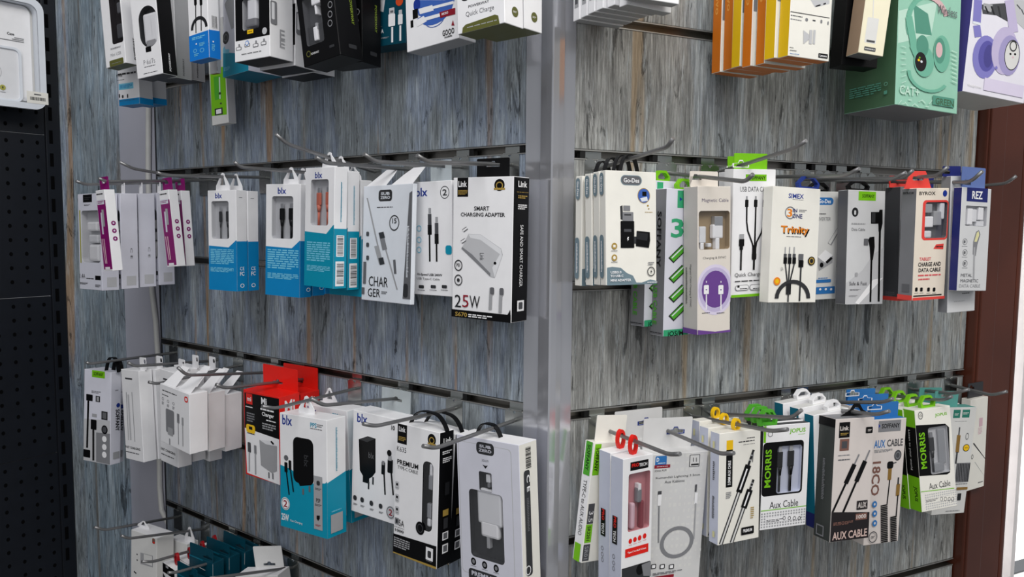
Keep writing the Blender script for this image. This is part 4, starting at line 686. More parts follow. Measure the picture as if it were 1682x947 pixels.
'H':{'name':'cable_box','label':'beige Magnetic Cable box with window above a purple circle','group':None,'base':'KRF','faces':{'L':'LKR'},'hook':'N2','ops':[['T','F','Magnetic Cable',.523,.097,.807,.031,'PUR2',0,0],['T','F','Charging & SYNC',.507,.484,.705,.02,'G3',0,0],['E','F',.534,.7,.577,.174,'LAV'],['E','F',.534,.7,.507,.153,'LAV2'],['E','F',.534,.697,.412,.127,'PUR'],['R','F',.259,.696,.151,.06,'W',.1],['R','F',.258,.675,.105,.021,'W',0],['E','F',.259,.696,.023,.005,'PUR'],['R','F',.26,.781,.035,.105,'W',0],['Y','F',.249,.854,.233,.008,1,'G4'],['R','F',.258,.643,.023,.013,'W',0],['R','F',.7,.703,.154,.061,'W',.1],['R','F',.7,.681,.107,.021,'W',0],['E','F',.7,.703,.024,.005,'PUR'],['R','F',.702,.789,.036,.106,'W',0],['Y','F',.692,.862,.238,.008,1,'G4'],['R','F',.699,.649,.024,.013,'W',0],['P','F',[0,.966,.528,.989,1,.984,1,1,0,1],'PUR'],['T','L','Magnetic Cable Charging & SYNC',.526,.67,.135,.29,'G3',0,-90],['Y','L',.253,.673,.11,.252,34,'G3'],['P','L',[0,.962,1,.965,1,1,0,1],'PUR']],'tabs':[['card','KRF',{'w':.04,'hole':.4,'x':-.1}]],'win':[[.03,.165,.97,.425,.08,.015,'KRB',1]],'items':[['cable_plug',.167,.324,.196,.111,.01,'W2',.1],['cable_plug',.156,.402,.104,.047,.007,'W',.2],['cable_plug',.633,.304,.307,.094,.01,'W',.1],['cable_plug',.655,.235,.248,.065,.007,'SILV',.05],['cable_plug',.623,.388,.118,.079,.007,'W',.2],['cable_plug',.388,.396,.105,.026,.006,'W2',.2]]},
'I':{'name':'cable_box','label':'white USB DATA CABLE box with green header card and three-way black cable','group':'USB DATA CABLE boxes','base':'W','faces':{},'hook':'N3','ops':[['R','F',.528,.066,.494,.052,'GRN',0],['T','F','SOFFANY',.564,.066,.372,.029,'BK',1,0],['T','F','USB DATA CABLE',.527,.155,.734,.039,'G3',0,0],['R','F',.318,.226,.044,.035,'G7',0],['R','F',.321,.265,.079,.058,'BK',.15],['R','F',.529,.226,.044,.035,'G7',0],['R','F',.532,.265,.08,.058,'BK',.15],['R','F',.738,.226,.045,.035,'G7',0],['R','F',.741,.266,.081,.059,'BK',.15],['P','F',[.305,.291,.31,.407,.345,.407,.34,.291],'BK'],['P','F',[.311,.408,.343,.481,.378,.48,.345,.407],'BK'],['P','F',[.344,.482,.458,.579,.491,.575,.377,.478],'BK'],['P','F',[.457,.578,.492,.63,.527,.628,.492,.576],'BK'],['P','F',[.517,.291,.516,.599,.552,.6,.552,.292],'BK'],['P','F',[.726,.292,.72,.424,.756,.425,.762,.292],'BK'],['P','F',[.72,.423,.664,.496,.699,.5,.755,.426],'BK'],['P','F',[.665,.495,.555,.568,.588,.573,.698,.501],'BK'],['P','F',[.554,.569,.532,.628,.568,.63,.589,.572],'BK'],['R','F',.523,.629,.098,.074,'BK',.2],['R','F',.523,.681,.107,.059,'BK',.3],['P','F',[.502,.695,.501,.788,.546,.79,.547,.696],'BK'],['R','F',.219,.523,.105,.041,'G7',0],['R','F',.218,.57,.122,.056,'BK',.1],['R','F',.213,.61,.079,.035,'BK',.2],['P','F',[.194,.617,.194,.786,.233,.787,.233,.618],'BK'],['T','F','Quick Charger',.415,.827,.674,.039,'G3',0,0],['Y','F',.415,.873,.665,.013,1,'BK'],['R','F',.255,.926,.325,.044,'G6',.5],['R','F',.255,.926,.299,.036,'W',.5],['R','F',.166,.915,.053,.018,'BK',.3],['R','F',.593,.927,.323,.045,'G6',.5],['R','F',.593,.927,.296,.036,'W',.5],['Y','F',.291,.933,.176,.012,1,'G4'],['Y','F',.612,.937,.197,.012,1,'G4'],['R','F',.487,.991,1.025,.024,'GRN',0],['R','F',.943,.637,.109,.185,'BK',.3],['T','F','2.1A',.943,.637,.064,.111,'W',1,90],['R','F',.94,.852,.1,.166,'G5',.3]],'tabs':[['card','GRN',{'hole':.38,'h':.019,'w':.049,'rim':'W'}]],'win':[],'items':[]},
'J':{'name':'cable_box','label':'cream box with orange lettering and dark three-way cable loop','group':None,'base':'WRM','faces':{},'hook':'N4','ops':[['T','F','SIMEX',.484,.075,.321,.042,'BLU',1,0],['Y','F',.527,.105,.236,.006,1,'G5'],['O','F',.371,.221,.109,.055,.821,'G6',0,360],['T','F','3',.363,.221,.109,.071,'ORG',1,0],['T','F','IN',.47,.199,.094,.032,'NAV',1,0],['T','F','ONE',.523,.247,.212,.039,'NAV',1,0],['Y','F',.636,.199,.158,.026,2,'G6'],['T','F','Trinity',.498,.38,.606,.091,'BK',1,0],['T','F','Trinity',.481,.372,.581,.078,'ORG',1,0],['Y','F',.471,.425,.314,.01,1,'G5'],['R','F',.3,.549,.023,.064,'G7',0],['R','F',.305,.592,.062,.032,'G4',0],['R','F',.309,.634,.074,.055,'BK',.1],['P','F',[.299,.662,.354,.816,.381,.815,.326,.661],'G3'],['R','F',.39,.548,.023,.065,'G7',0],['R','F',.395,.591,.063,.032,'G4',0],['R','F',.399,.634,.074,.055,'BK',.1],['P','F',[.388,.661,.381,.815,.409,.816,.416,.661],'G3'],['R','F',.484,.547,.024,.065,'G7',0],['R','F',.489,.591,.063,.032,'G4',0],['R','F',.493,.633,.075,.055,'BK',.1],['P','F',[.483,.659,.41,.814,.437,.816,.51,.662],'G3'],['R','F',.632,.602,.103,.055,'G5',0],['R','F',.639,.659,.103,.062,'BK',.1],['P','F',[.626,.687,.626,.986,.658,.987,.657,.687],'G3'],['O','F',.493,.962,.375,.163,.789,'G3',0,180],['R','F',.398,.88,.102,.097,'G2',.1],['P','F',[.384,.912,.384,.994,.412,.994,.411,.913],'G3'],['E','F',.86,.633,.077,.039,'BK'],['E','F',.86,.633,.056,.03,'GLD'],['E','F',.86,.633,.036,.02,'G2'],['E','F',.15,.813,.069,.035,'ORG'],['E','F',.15,.813,.039,.019,'YEL'],['T','F','5A',.243,.706,.054,.029,'G6',0,0]],'tabs':[['hex','BLD',{'w':.032,'h':.015}]],'win':[],'items':[]},
'K':{'name':'adapter_box','label':'grey-white adapter box with blue bar, squeezed right of the orange lettered box','group':None,'base':'WG','faces':{},'hook':'N5','ops':[['R','F',.398,.089,.47,.068,'BLU3',.5],['T','F','Go-Des',.387,.089,.345,.038,'W',1,0],['T','F','CONVERTER',.308,.252,.521,.034,'G5',0,0],['Y','F',.33,.205,.208,.017,1,'G4'],['P','F',[.501,.476,.799,.313,.886,.327,.604,.499],'G6'],['P','F',[.517,.473,.8,.32,.854,.33,.582,.489],'WG'],['P','F',[.235,.603,.438,.536,.655,.59,.651,.66,.273,.733],'G7'],['P','F',[.235,.603,.438,.536,.655,.59,.449,.658],'W'],['P','F',[.502,.667,.656,.62,.604,.602,.45,.649],'BK'],['E','F',.346,.677,.052,.024,'BK'],['O','F',.836,.697,.075,.035,.857,'G6',0,360],['Y','F',.394,.799,.263,.014,1,'BLU3'],['R','F',.412,.827,.421,.031,'BLU3',.3],['R','F',.473,.914,.528,.066,'BLU3',0],['E','F',.324,.903,.031,.01,'W'],['E','F',.482,.905,.032,.01,'W'],['E','F',.631,.908,.032,.011,'W']],'tabs':[['hex','BK',{'w':.034,'h':.012}]],'win':[],'items':[]},
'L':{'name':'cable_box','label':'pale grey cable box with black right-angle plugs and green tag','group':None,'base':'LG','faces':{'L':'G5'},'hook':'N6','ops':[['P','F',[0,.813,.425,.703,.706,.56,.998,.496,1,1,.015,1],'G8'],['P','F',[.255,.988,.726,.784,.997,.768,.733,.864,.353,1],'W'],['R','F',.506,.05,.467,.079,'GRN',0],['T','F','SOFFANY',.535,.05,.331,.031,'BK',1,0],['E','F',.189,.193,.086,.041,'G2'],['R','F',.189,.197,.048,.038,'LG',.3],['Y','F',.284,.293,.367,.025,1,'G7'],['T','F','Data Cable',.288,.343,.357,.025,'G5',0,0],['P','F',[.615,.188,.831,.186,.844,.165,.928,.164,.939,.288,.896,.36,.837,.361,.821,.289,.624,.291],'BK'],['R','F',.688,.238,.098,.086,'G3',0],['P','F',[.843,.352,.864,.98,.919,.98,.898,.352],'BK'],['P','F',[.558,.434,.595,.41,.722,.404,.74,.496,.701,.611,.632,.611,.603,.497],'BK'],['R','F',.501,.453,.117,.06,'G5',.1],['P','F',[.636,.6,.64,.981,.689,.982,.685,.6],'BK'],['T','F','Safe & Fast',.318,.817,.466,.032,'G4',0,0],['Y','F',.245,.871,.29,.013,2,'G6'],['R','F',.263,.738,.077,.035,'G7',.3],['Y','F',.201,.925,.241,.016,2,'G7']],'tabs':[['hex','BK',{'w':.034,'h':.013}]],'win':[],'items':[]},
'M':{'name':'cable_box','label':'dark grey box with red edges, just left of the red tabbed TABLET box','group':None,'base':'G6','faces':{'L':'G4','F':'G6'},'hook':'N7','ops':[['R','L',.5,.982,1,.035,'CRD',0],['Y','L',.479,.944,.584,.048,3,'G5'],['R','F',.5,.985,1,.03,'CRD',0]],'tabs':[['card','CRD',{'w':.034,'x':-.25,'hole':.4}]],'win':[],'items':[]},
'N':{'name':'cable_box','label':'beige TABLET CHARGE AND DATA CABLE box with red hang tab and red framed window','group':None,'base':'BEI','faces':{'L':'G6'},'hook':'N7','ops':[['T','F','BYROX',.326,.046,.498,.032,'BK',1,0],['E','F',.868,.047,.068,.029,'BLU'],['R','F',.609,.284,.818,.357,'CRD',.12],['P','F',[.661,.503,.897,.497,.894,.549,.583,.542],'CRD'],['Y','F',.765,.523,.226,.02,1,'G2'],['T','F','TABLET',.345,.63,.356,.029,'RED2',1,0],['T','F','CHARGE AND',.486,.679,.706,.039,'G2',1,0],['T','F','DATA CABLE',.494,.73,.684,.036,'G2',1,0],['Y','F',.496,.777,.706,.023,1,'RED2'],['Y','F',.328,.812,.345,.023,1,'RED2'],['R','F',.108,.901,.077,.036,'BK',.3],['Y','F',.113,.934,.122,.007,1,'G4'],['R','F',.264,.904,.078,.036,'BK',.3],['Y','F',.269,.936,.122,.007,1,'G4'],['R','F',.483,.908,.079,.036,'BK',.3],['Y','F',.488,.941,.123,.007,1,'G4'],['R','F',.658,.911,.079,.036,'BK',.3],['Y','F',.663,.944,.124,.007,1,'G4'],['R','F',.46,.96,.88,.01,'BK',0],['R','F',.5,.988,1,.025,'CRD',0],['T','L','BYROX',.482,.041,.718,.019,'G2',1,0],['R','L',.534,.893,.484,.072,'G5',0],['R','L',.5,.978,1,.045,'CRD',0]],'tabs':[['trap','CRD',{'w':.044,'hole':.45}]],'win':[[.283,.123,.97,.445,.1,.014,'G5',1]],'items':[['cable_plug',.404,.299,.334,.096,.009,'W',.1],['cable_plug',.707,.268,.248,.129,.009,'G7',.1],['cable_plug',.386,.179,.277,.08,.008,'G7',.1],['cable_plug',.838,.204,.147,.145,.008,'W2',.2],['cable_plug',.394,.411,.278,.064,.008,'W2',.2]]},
'N2':{'name':'cable_box','label':'grey box edge showing between the red tabbed TABLET box and the navy box','group':None,'base':'G6','faces':{},'hook':'N7','ops':[['Y','F',.8,.702,.128,.318,14,'G2']],'tabs':[['card','NAV',{'w':.03,'x':.35,'hole':.4}]],'win':[],'items':[]},
'O':{'name':'cable_box','label':'navy sided METAL MAGNETIC DATA CABLE box with blue hang card','group':None,'base':'LG','faces':{'L':'NAV'},'hook':'N8','ops':[['R','F',.52,.062,.718,.143,'NAV',0],['T','F','REZ',.521,.069,.359,.077,'W',1,0],['P','F',[.539,.424,.635,.405,.694,.448,.612,.546,.572,.66,.463,.643,.459,.521],'G6'],['P','F',[.566,.432,.625,.417,.657,.452,.583,.52,.496,.52],'YELL'],['P','F',[.484,.573,.511,.88,.567,.88,.54,.573],'G7'],['O','F',.176,.523,.08,.031,.846,'G6',0,360],['R','F',.164,.523,.061,.028,'G5',.3],['Y','F',.172,.567,.184,.007,1,'G6'],['O','F',.195,.627,.08,.031,.846,'G6',0,360],['R','F',.183,.628,.061,.028,'G5',.3],['Y','F',.191,.671,.184,.007,1,'G6'],['O','F',.215,.732,.08,.031,.846,'G6',0,360],['R','F',.203,.732,.061,.028,'G5',.3],['Y','F',.211,.776,.184,.007,1,'G6'],['T','F','METAL',.286,.847,.382,.031,'G5',0,0],['T','F','MAGNETIC',.394,.9,.606,.032,'G5',0,0],['T','F','DATA CABLE',.416,.949,.718,.032,'G7',0,0]],'tabs':[['card','BLD2',{'w':.042,'hole':.45,'h':.026}]],'win':[[.157,.174,.889,.369,.05,.01,'G8',1]],'items':[['cable_plug',.345,.278,.172,.156,.007,'W',.1],['cable_plug',.497,.267,.136,.122,.007,'W2',.1],['cable_plug',.711,.246,.175,.123,.007,'W',.1],['cable_plug',.698,.343,.25,.049,.006,'W2',.1]]},
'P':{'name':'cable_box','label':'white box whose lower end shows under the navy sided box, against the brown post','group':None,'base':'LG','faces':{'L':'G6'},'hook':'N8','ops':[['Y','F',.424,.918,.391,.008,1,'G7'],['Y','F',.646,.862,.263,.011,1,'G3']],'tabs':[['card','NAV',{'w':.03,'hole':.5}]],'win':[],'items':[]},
'X0':{'name':'cable_box','label':'narrow tilted white and green box printed TYPE-C to AUX AUDIO next to the metal post','group':None,'base':'WRM','faces':{'L':'W'},'hook':'P1','ops':[['R','F',.129,.141,.187,.26,'GRN',0],['T','F','SOFFANY',.129,.141,.099,.199,'BK',1,-90],['R','F',.123,.592,.185,.169,'G4',0],['T','F','3.5',.132,.616,.12,.092,'W',0,-90],['R','F',.116,.757,.195,.153,'GRN',0],['T','F','SR2201',.116,.757,.097,.123,'BK',1,-90],['R','F',.106,.916,.194,.138,'G4',0],['T','F','SR01',.106,.916,.108,.107,'G7',0,-90],['R','L',.514,.135,.686,.292,'GRN2',0],['T','L','SOFFANY',.514,.135,.343,.215,'BK',1,-90],['T','L','TYPE-C to AUX AUDIO',.503,.553,.373,.461,'G3',0,-90],['R','L',.448,.926,.657,.148,'GRN',0]],'tabs':[['card','WRM',{'w':.046,'x':.1,'hole':.4,'h':.03}]],'win':[],'items':[]},
'X2':{'name':'cable_box','label':'front one of the two red ringed white boxes, with red window and red band','group':'red ringed white boxes','base':'W','faces':{'L':'LIL2'},'hook':'P1','ops':[['R','F',.535,.059,.607,.057,'BK',0],['T','F','PRO',.399,.054,.241,.025,'RED',1,0],['T','F','TECH',.66,.059,.269,.022,'W',1,0],['E','F',.276,.558,.059,.017,'RED'],['Y','F',.278,.585,.106,.005,1,'RED'],['E','F',.43,.555,.06,.017,'RED'],['Y','F',.432,.583,.107,.005,1,'RED'],['E','F',.585,.552,.06,.018,'RED'],['Y','F',.588,.58,.108,.005,1,'RED'],['E','F',.754,.548,.061,.018,'RED'],['Y','F',.757,.576,.109,.005,1,'RED'],['R','F',.499,.633,.778,.058,'RED',0],['T','F','Type-C to AUX 3.5mm',.499,.633,.622,.015,'W',1,0],['R','F',.483,.785,.952,.113,'G3',0],['E','F',.619,.768,.132,.038,'BK'],['P','F',[.666,.74,.983,.733,.994,.836,.737,.82],'G6'],['R','L',.432,.49,.41,.187,'BK',0],['T','L','PRO',.435,.438,.206,.075,'RED',1,-90],['T','L','TECH',.426,.531,.204,.075,'W',1,-90],['O','L',.38,.671,.108,.015,.75,'G5',0,360],['O','L',.39,.714,.107,.015,.75,'G5',0,360],['O','L',.398,.751,.107,.015,.75,'G5',0,360]],'tabs':[['ring','RED',{}]],'win':[[.184,.108,.91,.494,.08,.015,'WIN2',1]],'items':[['cable_plug',.593,.266,.158,.1,.01,'G6',.3],['cable_plug',.588,.212,.097,.045,.008,'W',.1],['cable_plug',.383,.398,.143,.174,.008,'PNK',.4],['cable_plug',.695,.402,.11,.188,.008,'WIN',.4]]},
'Y1':{'name':'cable_box','label':'pale patterned box with white header card, blue corner label and coiled grey cable picture','group':'pale patterned boxes with header card','base':'WG2','faces':{'L':'W'},'hook':'P2','ops':[['D','F',.537,.378,.972,.767,11,17,'WG',.5,1],['R','F',.145,.042,.202,.063,'BLU3',.15],['T','F','D',.088,.033,.045,.026,'W',1,0],['Y','F',.158,.056,.131,.009,1,'ICE'],['R','F',.175,.078,.281,.021,'DRED',0],['Y','F',.175,.078,.196,.007,1,'WG2'],['T','F','3.5mm AUX',.15,.103,.215,.013,'G3',0,0],['R','F',.756,.056,.191,.079,'G3',.08],['R','F',.756,.056,.17,.072,'WG2',.08],['P','F',[.721,.036,.727,.062,.741,.063,.735,.036],'G3'],['P','F',[.776,.037,.782,.064,.796,.064,.79,.038],'G3'],['R','F',.765,.081,.143,.01,'BK',0],['T','F','Kumandali Lightning 3.5mm',.474,.151,.801,.018,'G4',0,0],['T','F','Aux Kablosu',.413,.179,.359,.017,'G4',0,0],['O','F',.533,.579,.308,.104,.783,'G6',0,360],['R','F',.159,.247,.065,.026,'G4',0],['R','F',.164,.292,.065,.071,'W',0],['P','F',[.15,.327,.186,.567,.209,.568,.173,.328],'G6'],['R','F',.814,.237,.034,.048,'G4',0],['R','F',.828,.304,.055,.073,'W',0],['P','F',[.82,.334,.835,.572,.856,.573,.841,.335],'G7'],['R','F',.138,.718,.091,.031,'G3',.2],['R','F',.138,.718,.059,.019,'W',.2],['R','F',.295,.726,.092,.031,'G3',.2],['R','F',.295,.726,.059,.019,'W',.2],['R','F',.463,.735,.093,.031,'G3',.2],['R','F',.463,.735,.06,.019,'W',.2],['Y','F',.396,.769,.529,.017,2,'G5'],['R','F',.334,.795,.362,.019,'DRED',0]],'tabs':[['card','WG2',{'w':.068,'hole':.3,'h':.036,'y':.96,'x':-.05,'rim':'BLD'}]],'win':[],'items':[]},
'Z3':{'name':'cable_box','label':'white aux cable box with yellow ring and yellow tag, front of its hook','group':'yellow ringed aux cable boxes','base':'WRM','faces':{'L':'LIL2'},'hook':'P3','ops':[['R','F',.245,.12,.157,.099,'YEL',0],['R','F',.242,.323,.157,.335,'BK',.06],['T','F','3.5MM AUX CABLE',.244,.361,.066,.218,'W',1,90],['Y','F',.753,.071,.195,.014,1,'G4'],['Y','F',.652,.098,.389,.017,1,'G3'],['Y','F',.713,.126,.28,.008,1,'G6'],['P','F',[.46,.519,.022,.984,.109,1,.549,.536],'G3'],['P','F',[.471,.541,.048,.99,.083,.997,.507,.548],'WG'],['P','F',[.635,.304,.413,.539,.55,.565,.774,.329],'BK'],['P','F',[.657,.346,.488,.525,.521,.531,.69,.352],'W'],['P','F',[.801,.18,.67,.32,.723,.329,.854,.19],'G2'],['P','F',[.76,.221,.749,.233,.806,.244,.818,.231],'G7'],['P','F',[.722,.262,.71,.274,.767,.285,.779,.272],'G7'],['P','F',[.573,.675,.28,.988,.368,1,.663,.693],'G3'],['P','F',[.59,.691,.306,.994,.342,1,.626,.698],'WG'],['P','F',[.682,.529,.534,.687,.672,.714,.821,.555],'BK'],['P','F',[.714,.561,.602,.681,.634,.687,.747,.567],'W'],['P','F',[.807,.45,.719,.543,.773,.553,.86,.46],'G2'],['P','F',[.779,.477,.771,.485,.829,.496,.836,.487],'G7'],['P','F',[.753,.504,.745,.512,.803,.523,.811,.515],'G7'],['P','F',[.807,.2,.79,.294,.808,.295,.824,.201],'G5'],['Y','F',.815,.755,.085,.111,6,'GLD'],['Y','F',.228,.559,.123,.062,4,'G6'],['R','F',.706,.912,.312,.07,'BK',.12],['T','F','PREMIUM',.706,.91,.219,.029,'W',1,0],['Y','L',.486,.345,.212,.171,10,'G4'],['Y','L',.477,.673,.243,.204,24,'G3'],['R','L',.439,.113,.215,.062,'YELL',0],['R','L',.564,.913,.238,.053,'YELL',0]],'tabs':[['ring','YEL',{}]],'win':[],'items':[]},
'AA3':{'name':'cable_box','label':'white Aux Cable box with black panel and window, left of the silver AUX 1000 box','group':'green looped aux cable boxes, left stack','base':'W','faces':{'L':'G3','T':'G3'},'hook':'P4','ops':[['R','F',.025,.08,.05,.16,'GRN',0],['R','F',.419,.418,.923,.516,'BK',.08],['T','F','MORRIS',.119,.409,.133,.366,'GRN',1,90],['T','F','JOPUS',.73,.07,.35,.054,'GRN',1,0],['Y','F',.821,.103,.153,.007,1,'GRN'],['O','F',.141,.081,.052,.026,.786,'G5',0,360],['T','F','Aux Cable',.497,.767,.625,.068,'G2',0,0],['R','F',.483,.812,1.016,.008,'GRN',0],['D','F',.493,.919,.987,.178,17,7,'G7',.55,0],['R','F',.481,.91,.753,.044,'W',.2],['Y','F',.311,.917,.373,.027,2,'G4'],['O','F',.511,.907,.034,.019,.667,'G3',0,360],['O','F',.626,.913,.034,.019,.667,'G3',0,360],['O','F',.737,.92,.034,.019,.667,'G3',0,360],['O','F',.846,.926,.034,.019,.667,'G3',0,360]],'tabs':[['hex','GRN2',{'w':.026}]],'win':[[.315,.206,.844,.66,.1,.008,'LIL2',1]],'items':[['cable_plug',.397,.429,.105,.444,'PLUG','BK','G7'],['cable_plug',.632,.427,.129,.448,'PLUG','BK','G7']]},
'BB3':{'name':'cable_box','label':'teal sided box with white loop, showing left of the silver AUX 1000 box','group':'white looped teal boxes','base':'W','faces':{'L':'TEAL','T':'WG'},'hook':'P5','ops':[['R','L',.5,.935,1,.13,'NAV',0],['R','F',.5,.95,1,.1,'NAV',0]],'tabs':[['hex','W',{'w':.024,'x':-.1}]],'win':[],'items':[]},
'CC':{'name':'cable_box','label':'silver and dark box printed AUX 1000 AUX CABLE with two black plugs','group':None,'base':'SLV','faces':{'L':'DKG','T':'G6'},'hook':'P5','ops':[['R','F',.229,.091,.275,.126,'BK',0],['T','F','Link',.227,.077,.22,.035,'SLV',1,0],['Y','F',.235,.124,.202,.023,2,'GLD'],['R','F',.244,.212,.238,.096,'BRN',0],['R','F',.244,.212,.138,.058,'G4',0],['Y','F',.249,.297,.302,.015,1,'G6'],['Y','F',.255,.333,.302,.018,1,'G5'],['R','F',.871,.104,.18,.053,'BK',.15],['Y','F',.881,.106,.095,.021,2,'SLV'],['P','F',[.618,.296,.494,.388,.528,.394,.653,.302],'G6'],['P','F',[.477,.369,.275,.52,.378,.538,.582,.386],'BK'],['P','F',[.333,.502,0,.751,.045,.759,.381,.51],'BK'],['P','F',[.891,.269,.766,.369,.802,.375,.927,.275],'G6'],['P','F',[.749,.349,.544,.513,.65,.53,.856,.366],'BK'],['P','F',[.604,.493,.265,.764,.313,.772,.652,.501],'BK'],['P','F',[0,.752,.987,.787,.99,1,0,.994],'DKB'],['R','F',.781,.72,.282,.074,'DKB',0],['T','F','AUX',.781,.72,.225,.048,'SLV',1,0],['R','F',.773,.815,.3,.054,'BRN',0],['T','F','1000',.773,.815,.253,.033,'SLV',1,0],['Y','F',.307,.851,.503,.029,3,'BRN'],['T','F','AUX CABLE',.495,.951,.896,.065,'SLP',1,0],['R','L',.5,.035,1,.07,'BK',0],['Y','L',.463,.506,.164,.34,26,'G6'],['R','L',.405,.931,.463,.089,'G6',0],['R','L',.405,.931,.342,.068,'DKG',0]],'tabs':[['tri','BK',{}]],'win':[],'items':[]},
'DD3':{'name':'cable_box','label':'grey-white AUX CABLE box with blue hang card and black coiled cables','group':'blue carded aux cable boxes','base':'SLV','faces':{'B':'BLD','T':'BLU3'},'hook':'P7','ops':[['R','F',.52,.057,.643,.089,'G6',0],['T','F','SOFFANY',.551,.055,.519,.037,'BK',1,0],['P','F',[.194,.034,.25,.052,.203,.069],'BLU'],['T','F','AUX',.265,.195,.318,.063,'BLU3',1,0],['T','F','CABLE',.706,.193,.46,.058,'G4',1,0],['Y','F',.382,.251,.516,.026,3,'G6'],['E','F',.811,.297,.105,.043,'G4'],['O','F',.811,.297,.068,.029,.769,'G6',0,360],['T','F','18CO',.219,.469,.236,.272,'BRN',1,-90],['R','F',.611,.44,.104,.101,'GLD2',.1],['R','F',.609,.37,.177,.058,'BK',.3],['P','F',[.608,.487,.578,.682,.61,.684,.639,.489],'BK'],['P','F',[.702,.362,.789,.356,.777,.347,.689,.354],'G4'],['R','F',.883,.578,.105,.096,'GLD2',.1],['R','F',.875,.505,.042,.058,'G3',0],['P','F',[.878,.618,.869,.794,.902,.796,.91,.62],'BK'],['P','F',[.414,.699,.611,.694,.601,.684,.404,.689],'BK'],['P','F',[.418,.714,.615,.709,.605,.699,.408,.704],'BK'],['P','F',[.422,.729,.619,.724,.608,.713,.412,.718],'BK'],['P','F',[.425,.743,.622,.738,.612,.728,.415,.733],'BK'],['P','F',[.429,.758,.626,.753,.616,.743,.419,.748],'BK'],['P','F',[.433,.773,.63,.768,.619,.757,.422,.762],'BK'],['P','F',[.436,.787,.633,.782,.623,.772,.426,.777],'BK'],['P','F',[.44,.802,.637,.797,.627,.787,.43,.792],'BK'],['P','F',[.443,.817,.641,.812,.631,.801,.433,.806],'BK'],['P','F',[.447,.831,.644,.826,.634,.816,.437,.821],'BK'],['P','F',[.451,.846,.648,.841,.638,.831,.441,.836],'BK'],['P','F',[.454,.861,.652,.856,.642,.846,.444,.85],'BK'],['P','F',[.458,.875,.656,.871,.645,.86,.448,.865],'BK'],['P','F',[.462,.89,.659,.885,.649,.875,.452,.88],'BK'],['P','F',[.465,.905,.663,.9,.653,.89,.455,.894],'BK'],['P','F',[.469,.919,.667,.915,.656,.905,.459,.909],'BK'],['P','F',[.473,.934,.67,.93,.66,.919,.463,.924],'BK'],['P','F',[.476,.949,.674,.945,.664,.934,.466,.938],'BK'],['P','F',[.48,.964,.678,.959,.668,.949,.47,.953],'BK'],['P','F',[.484,.978,.682,.974,.671,.964,.473,.968],'BK'],['P','F',[.487,.993,.685,.989,.675,.978,.477,.983],'BK'],['P','F',[.706,.801,.89,.797,.88,.786,.696,.79],'BK'],['P','F',[.71,.816,.894,.812,.884,.801,.7,.805],'BK'],['P','F',[.713,.83,.897,.826,.887,.816,.704,.82],'BK'],['P','F',[.717,.845,.901,.841,.891,.831,.707,.835],'BK'],['P','F',[.721,.86,.905,.856,.895,.846,.711,.849],'BK'],['P','F',[.725,.875,.909,.871,.899,.86,.715,.864],'BK'],['P','F',[.728,.889,.912,.886,.903,.875,.719,.879],'BK'],['P','F',[.732,.904,.916,.901,.906,.89,.722,.894],'BK'],['P','F',[.736,.919,.92,.915,.91,.905,.726,.909],'BK'],['P','F',[.74,.934,.924,.93,.914,.92,.73,.923],'BK'],['P','F',[.743,.949,.928,.945,.918,.935,.733,.938],'BK'],['P','F',[.747,.963,.931,.96,.921,.95,.737,.953],'BK'],['P','F',[.751,.978,.935,.975,.925,.964,.741,.968],'BK'],['P','F',[.755,.993,.939,.99,.929,.979,.745,.983],'BK'],['E','F',.212,.671,.067,.026,'BLU3'],['E','F',.212,.671,.026,.01,'SLV'],['E','F',.231,.746,.067,.026,'BLU3'],['E','F',.231,.746,.026,.01,'SLV'],['E','F',.25,.824,.067,.026,'BLU3'],['E','F',.25,.824,.026,.01,'SLV'],['O','F',.225,.934,.123,.046,.833,'G4',0,360],['Y','F',.225,.934,.102,.023,2,'G4']],'tabs':[['card','BLU3',{'w':.05,'hole':.45,'rim':'W','h':.02}]],'win':[],'items':[]},
'EE':{'name':'cable_box','label':'white and green Aux Cable box with silver wrapped window, near the brown post','group':'green looped aux cable boxes, right stack','base':'WRM','faces':{'L':'BK','T':'WRM'},'hook':'P8','ops':[['P','F',[0,.142,.824,.171,.925,.212,.861,.658,.769,.673,0,.642],'BK'],['T','F','MORRIS',.15,.399,.163,.359,'GRN',1,90],['O','F',.15,.054,.067,.038,.786,'G4',0,360],['T','F','t5',.15,.052,.077,.031,'G3',0,0],['T','F','JOPUS',.721,.076,.341,.038,'GRN',1,0],['T','F','Aux Cable',.544,.759,.6,.062,'G3',0,0],['P','F',[.01,.793,.947,.816,.946,.823,.008,.8],'GRN'],['D','F',.548,.906,.895,.158,15,7,'G8',.55,0],['R','F',.523,.904,.773,.041,'WRM',.2],['Y','F',.304,.898,.336,.027,2,'G5'],['O','F',.563,.903,.039,.021,.75,'G4',0,360],['O','F',.67,.91,.039,.021,.75,'G4',0,360],['O','F',.777,.918,.039,.021,.75,'G4',0,360],['O','F',.875,.924,.039,.021,.75,'G4',0,360],['R','L',.5,.085,1,.17,'GRN',0],['R','L',.5,.83,1,.34,'GRN',0],['T','L','Listen to your world',.395,.401,.202,.397,'W',0,-90],['T','L','JOPUS',.594,.834,.335,.146,'BK',1,-90]],'tabs':[['hex','GRN',{'w':.024,'h':.016}]],'win':[[.329,.187,.872,.648,.1,.008,'G8',1]],'items':[['cable_plug',.435,.433,.125,.395,'PLUG','G3','G6'],['cable_wrap',.705,.389,.194,.344,.006,'SILV',.3],['cable_wrap',.589,.589,.291,.086,.006,'SILV',.4]]},
